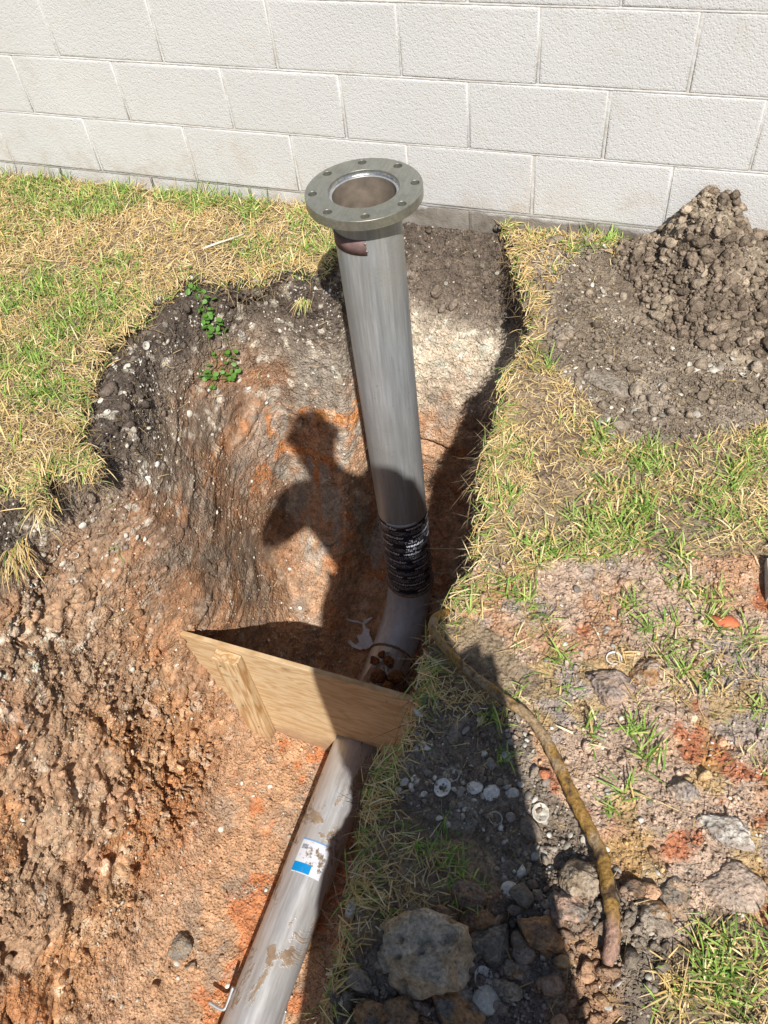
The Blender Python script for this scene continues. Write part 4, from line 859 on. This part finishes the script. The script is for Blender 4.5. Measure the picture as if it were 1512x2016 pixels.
# torn plastic scrap behind the board
sc_ = [(682, 1221), (700, 1224), (712, 1229), (722, 1222), (734, 1217), (733, 1220), (719, 1231), (721, 1240), (729, 1243), (728, 1252), (735, 1268), (733, 1276), (722, 1282), (714, 1280), (712, 1284), (695, 1278), (686, 1268), (690, 1264), (700, 1272), (708, 1267), (703, 1255), (713, 1254), (716, 1244), (714, 1231), (700, 1229), (684, 1224)]
bm = bmesh.new(); ps = []
for u, v in sc_:
    p, nn = at(u, v); ps.append(p+Vector((0, 0, .012+random.uniform(-.003, .006))))
c0 = sum(ps, Vector())/len(ps); f = bm.faces.new([bm.verts.new(p-c0) for p in ps]); bmesh.ops.triangulate(bm, faces=[f]); bmesh.ops.subdivide_edges(bm, edges=bm.edges[:], cuts=2, use_grid_fill=True)
for vtx in bm.verts: vtx.co.z += .004*float(fbm(np.array([vtx.co[:]]), 45, 2, 5)[0])
o = bm_obj('plastic_scrap', bm, flat('white_plastic', (.66, .70, .76), .4, 0, .08, 60, .2)); so = o.modifiers.new('t', 'SOLIDIFY'); so.thickness = .0012; o.location = c0; tag(o, 'torn white plastic scrap on the dark trench floor left of the elbow', 'plastic scrap')
# curled red chip of leaf on the clay
lf = [(1393, 1206), (1404, 1212), (1418, 1216), (1430, 1208), (1441, 1211), (1452, 1220), (1460, 1229), (1450, 1234), (1436, 1237), (1420, 1232), (1405, 1224)]
bm = bmesh.new(); ps = [Vector(on_z(u, v, .014)) for u, v in lf]; c0 = sum(ps, Vector())/len(ps); cv = bm.verts.new((0, 0, .007)); vs = [bm.verts.new(p-c0+Vector((0, 0, random.uniform(-.004, .004)))) for p in ps]
for i in range(len(vs)): bm.faces.new((vs[i], vs[(i+1) % len(vs)], cv))
bmesh.ops.recalc_face_normals(bm, faces=bm.faces); bmesh.ops.subdivide_edges(bm, edges=bm.edges[:], cuts=1); o = bm_obj('dry_leaf', bm, flat('red_leaf', (.60, .17, .075), .6, 0, .2, 60, .4), None, True); o.location = c0
so = o.modifiers.new('t', 'SOLIDIFY'); so.thickness = .0015; tag(o, 'curled orange red dry leaf on the clay at the right', 'leaf')
# pale bark strip on the left lawn
rp = smooth_path([Vector(on_z(400, 489, .03)), Vector(on_z(425, 478, .035)), Vector(on_z(450, 470, .035)), Vector(on_z(478, 461, .03))], 16); Vs, Fs = tube(rp-rp[0], np.interp(np.linspace(0, 1, 16), [0, .3, 1], [.004, .006, .002]), 7); Vs = np.array(Vs); Vs[:, 2] *= .5
o = pydata('bark_strip', Vs, Fs, flat('pale_bark', (.66, .60, .50), .8, 0, .2, 80, .5), None, True); o.location = rp[0]; tag(o, 'pale dry bark strip lying on the grass left of the pipe', 'twig')
# trailing weed over the back bank
weed = empty('creeping_weed', tuple(at(385, 560)[0])); tag(weed, 'green creeping weed trailing down the back bank from the lawn', 'weed'); WO = Vector(weed.location)
stem_m = flat('weed_stem', (.16, .20, .06), .6); leaf_m = flat('weed_leaf', (.10, .23, .035), .5, 0, .25, 40, .2)
def leaf_mesh():
    bm = bmesh.new(); cs = [(0, 0), (.35, .33), (.7, .42), (1, .28), (1.12, 0), (1, -.28), (.7, -.42), (.35, -.33)]; vs = [bm.verts.new((x, y, .10*abs(y)-.12*x*x)) for x, y in cs]; m0 = bm.verts.new((.55, 0, -.05))
    for i in range(8): bm.faces.new((vs[i], vs[(i+1) % 8], m0))
    me = bpy.data.meshes.new('leaf'); bm.normal_update(); bm.to_mesh(me); bm.free(); me.materials.append(leaf_m); return me
lme = leaf_mesh(); wr_ = random.Random(3)
for path, nl in (([(372, 535), (385, 560), (395, 590), (405, 620), (412, 650)], 44), ([(390, 580), (400, 600), (400, 640), (412, 680), (420, 715), (400, 735)], 16), ([(405, 600), (430, 630), (445, 680), (450, 700), (430, 735), (410, 765)], 26), ([(380, 570), (395, 575), (415, 590), (422, 618)], 26), ([(450, 700), (455, 735), (425, 745), (390, 730)], 22)):
    pp = []
    for u, v in path: p, nn = at(u, v); pp.append(p+nn*.012-WO)
    sp = smooth_path(pp, 24); Vs, Fs = tube(sp, .0011, 5); pydata('stem', Vs, Fs, stem_m, weed, True)
    for k in range(nl):
        p = Vector(sp[wr_.randrange(24)]); o = bpy.data.objects.new('leaf', lme); COL.objects.link(o); o.parent = weed; s_ = wr_.uniform(.012, .024)
        o.location = p+Vector([wr_.uniform(-.012, .012) for _ in range(3)])+Vector((0, -.008, .006)); o.scale = (s_, s_, s_); o.rotation_euler = (wr_.uniform(-.5, .9), wr_.uniform(-.6, .6), wr_.uniform(0, 6.28))
# tufts that have slid down and green plants standing on bare clay, each its own clump
def tuft(u, v, n_, ln, wd_, green, label, group=None, spread=.012, head=None, lean=(.2, 1.2), cat='grass tuft', zoff=0.):
    p, nn = at(u, v); k = n_; hd = rng.uniform(0, 6.28, k) if head is None else rng.normal(head[0], head[1], k); c = np.where((rng.uniform(0, 1, k) < green)[:, None], pal(GREEN, k, .2), pal(STRAW, k))
    o = blades(np.c_[rng.normal(0, spread, k), rng.normal(0, spread, k), rng.uniform(0, .004, k)+zoff], hd, rng.uniform(.5, 1.15, k)*ln, rng.uniform(.7, 1.2, k)*wd_, rng.uniform(lean[0], lean[1], k), rng.uniform(.1, 1., k), c, 'grass_tuft', MT['grass'])
    o.location = p; tag(o, label, cat, group); return o
for u, v, n_, ln, g, lb in [(1240, 1195, 26, .055, .7, 'spiky green tuft on the clay between the cable top and the red leaf'), (1285, 1265, 14, .040, .8, 'thin green tuft below the spiky tuft on the clay'), (1330, 1265, 12, .04, .7, 'small tuft on the clay left of the red leaf'),
        (1255, 1440, 34, .050, .95, 'bushy dark green tuft in the middle of the clay right of the cable'), (1270, 1490, 26, .055, .9, 'green tuft just below the bushy dark one'), (1160, 1445, 22, .05, .8, 'green tuft right beside the middle of the cable'),
        (1235, 1560, 18, .06, .85, 'upright green blades on the clay right of the lower cable'), (1200, 1600, 16, .035, .9, 'low green tuft close to the lower cable'), (1500, 1400, 20, .05, .8, 'green tuft at the right edge on the clay'), (1420, 1345, 10, .05, .3, 'straw coloured tuft near the right edge of the clay'),
        (1345, 1110, 30, .055, .75, 'green and straw tuft above the red leaf'), (1365, 1165, 22, .05, .7, 'leaning tuft between the upper tuft and the red leaf'), (1115, 1370, 14, .04, .8, 'small green shoots above the split clod'), (1405, 1945, 40, .055, 1., 'brightest broad bladed green plant in the lower right corner'),
        (1430, 1905, 26, .055, 1., 'green plant above the brightest one in the lower right'), (1340, 1960, 40, .08, .15, 'bleached straw clump left of the bright green plant'), (975, 1420, 20, .05, .9, 'green blades in the shade above the shell gravel'), (985, 1500, 14, .05, .9, 'loose green blades on the shaded shell gravel'),
        (1375, 620, 18, .05, .1, 'dry tuft on the upper spoil left of the ring shell'), (1290, 530, 26, .055, .05, 'blond dry tuft lying on the spoil heap'), (1215, 505, 22, .05, .05, 'blond dry tuft at the foot of the spoil heap'), (1500, 600, 40, .07, .25, 'dry tuft hanging off a sod at the right edge')]:
    tuft(u, v, n_, ln, .0034, g, lb)
tuft(35, 1085, 90, .11, .003, .10, 'long yellow tuft fallen over the far left bank', head=(-.9, .35), lean=(1.2, 1.7), spread=.02, zoff=.01)
tuft(165, 905, 60, .07, .0028, .1, 'yellow sod fringe drooping over the dark hollow at the left lip', head=(-.6, .5), lean=(1.2, 2.0), spread=.02)
tuft(85, 990, 50, .08, .0028, .15, 'straw fringe hanging beside the far left bare soil', head=(-1., .5), lean=(1.2, 2.0), spread=.015)
tuft(600, 600, 34, .06, .0022, .3, 'dangling pale tuft with a green tip behind the pipe left side', head=(-1.8, .4), lean=(1.7, 2.4), spread=.012, zoff=.02)

# ------------------------------------------------------------------ the photographer, standing behind the phone
rgt = np.array([math.cos(SUN_AZ), -math.sin(SUN_AZ)*1, 0]); rgt = np.array([math.cos(-.4504), -math.sin(-.4504)*-1, 0]); fwd = np.array([math.sin(-.4504), math.cos(-.4504), 0]); rgt = np.array([fwd[1], -fwd[0], 0])
def L3(r, b, u): return CAM+rgt*r-fwd*b+np.array([0, 0, u])
FEET = .2-CAM[2]
def skin(name, nodes, edges, mat, parent=None, O=np.zeros(3), lv=2):
    me = bpy.data.meshes.new(name); me.from_pydata([tuple(L3(*n[:3])-O) for n in nodes], edges, []); o = bpy.data.objects.new(name, me); COL.objects.link(o)
    m = o.modifiers.new('s', 'SKIN'); m.use_smooth_shade = True
    for i, n in enumerate(nodes):
        sv = me.skin_vertices[0].data[i]; sv.radius = n[3] if isinstance(n[3], tuple) else (n[3], n[3]); sv.use_root = (i == 0)
    sb = o.modifiers.new('b', 'SUBSURF'); sb.levels = lv; sb.render_levels = lv
    dg = bpy.context.evaluated_depsgraph_get(); m2 = bpy.data.meshes.new_from_object(o.evaluated_get(dg)); bpy.data.objects.remove(o)
    if parent is not None: return link(name, m2, mat, parent, True)
    return link(name, m2, mat, None, True)
person = empty('person', tuple(L3(0, .25, FEET))); tag(person, 'standing person holding a phone, whose long shadow falls across the trench and pipe', 'person'); PO = np.array(person.location)
hx, hb, hu = -.115, .10, .385
NB = [(.02, .24, -.40, (.13, .105)), (.02, .24, -.20, (.135, .10)), (-.035, .24, .07, (.17, .105)), (-.075, .23, .23, (.12, .08)), (-.10, .19, .29, .07), (-.11, .14, .33, .076), (hx, hb, hu-.02, (.096, .108)), (hx-.004, hb, hu+.07, (.085, .098)),
      (-.235, .24, .215, .070), (-.315, .20, .02, .056), (-.355, .12, -.15, .048), (-.19, .05, -.11, .033), (-.085, .03, -.03, .026),
      (.17, .24, .155, .064), (.18, .22, -.0, .048), (.18, .15, -.16, .042), (.19, .06, -.12, .033), (.085, .03, -.03, .026),
      (-.10, .24, -.52, .105), (-.11, .22, -.90, .075), (-.12, .25, FEET+.09, .042), (-.13, .13, FEET+.035, .038),
      (.09, .24, -.52, .11), (.09, .22, -.90, .075), (.10, .25, FEET+.09, .042), (.12, .13, FEET+.035, .038)]
EB = [(0, 1), (1, 2), (2, 3), (3, 4), (4, 5), (5, 6), (6, 7), (2, 8), (8, 9), (9, 10), (10, 11), (11, 12), (2, 13), (13, 14), (14, 15), (15, 16), (16, 17), (0, 18), (18, 19), (19, 20), (20, 21), (0, 22), (22, 23), (23, 24), (24, 25)]
skn = flat('skin', (.45, .28, .20), .5, 0, .05, 20, .1)
skin('body', NB, EB, skn, person, PO)
skin('shirt', [(a, b, c, tuple(np.array(d if isinstance(d, tuple) else (d, d))+.012)) for a, b, c, d in [NB[0], NB[1], NB[2], NB[3], NB[8], (-.30, .215, .08, .062), NB[13], (.19, .22, -.02, .056)]], [(0, 1), (1, 2), (2, 3), (2, 4), (4, 5), (2, 6), (6, 7)], flat('shirt_cotton', (.10, .12, .16), .9), person, PO)
skin('trousers', [(a, b, c, tuple(np.array(d if isinstance(d, tuple) else (d, d))+.014)) for a, b, c, d in [(.02, .24, -.42, (.14, .11)), (-.11, .24, -.52, .125), (-.10, .23, -.90, .12), (-.11, .25, FEET+.12, .10), (.095, .24, -.52, .125), (.09, .23, -.90, .12), (.10, .25, FEET+.12, .115)]], [(0, 1), (1, 2), (2, 3), (0, 4), (4, 5), (5, 6)], flat('denim', (.06, .08, .13), .9), person, PO)
skin('hair', [(hx, hb+.025, hu+.03, (.085, .085)), (hx, hb+.01, hu+.085, (.078, .082)), (hx, hb-.0, hu+.115, (.05, .06))], [(0, 1), (1, 2)], flat('hair', (.03, .02, .015), .7), person, PO)
for sx, (hr, hbk, hup) in ((-1, (-.078, .022, -.025)), (1, (.078, .022, -.025))):          # hands: palm and five fingers round the phone's edge
    Hn = [(hr*1.12, hbk+.012, hup-.012, (.022, .013)), (hr, hbk, hup+.004, (.024, .012))]; He = [(0, 1)]
    for f_, (du, ln) in enumerate(((.030, .046), (.012, .054), (-.006, .052), (-.022, .042))):
        b_ = len(Hn); Hn += [(hr*.98, hbk-.002, hup+du, .0085), (hr*.98-sx*ln*.35, hbk+.010, hup+du, .0078), (hr*.98-sx*ln*.75, hbk+.013, hup+du-.002, .007)]; He += [(1, b_), (b_, b_+1), (b_+1, b_+2)]
    b_ = len(Hn); Hn += [(hr*.95, hbk+.012, hup+.035, .0095), (hr*.70, hbk+.020, hup+.045, .008)]; He += [(1, b_), (b_, b_+1)]
    skin('hand', Hn, He, skn, person, PO, 1)
for sx in (-1, 1):                                                             # eye, ear
    for nm, q, r_ in (('eye', (hx+sx*.032, hb-.088, hu+.02), .011), ('ear', (hx+sx*.088, hb+.01, hu+.01), .022)):
        bm = bmesh.new(); bmesh.ops.create_uvsphere(bm, u_segments=12, v_segments=8, radius=r_, matrix=Matrix.Translation(Vector(L3(*q)-PO))); bm_obj(nm, bm, white if nm == 'eye' else skn, person, True)
skin('nose', [(hx, hb-.085, hu+.015, .007), (hx, hb-.100, hu-.012, .010)], [(0, 1)], skn, person, PO, 1)
skin('mouth', [(hx-.022, hb-.090, hu-.045, .005), (hx, hb-.096, hu-.045, .007), (hx+.022, hb-.090, hu-.045, .005)], [(0, 1), (1, 2)], flat('lips', (.40, .17, .14), .5), person, PO, 1)
# phone, its lens at the camera
bm = bmesh.new(); bmesh.ops.create_cube(bm, size=1, matrix=Matrix.Diagonal((.072, .146, .008, 1))); bmesh.ops.bevel(bm, geom=bm.edges[:], offset=.003, segments=2, affect='EDGES')
ph = bm_obj('phone', bm, flat('phone_glass', (.02, .02, .022), .2)); rot = cam.matrix_world.to_3x3().to_4x4()
ph.matrix_world = Matrix.Translation(Vector(CAM-FF*-.0-np.array(FF)*.020-RR*.0-UU*.055)) @ rot; tag(ph, 'black phone held out by the standing person', 'phone')
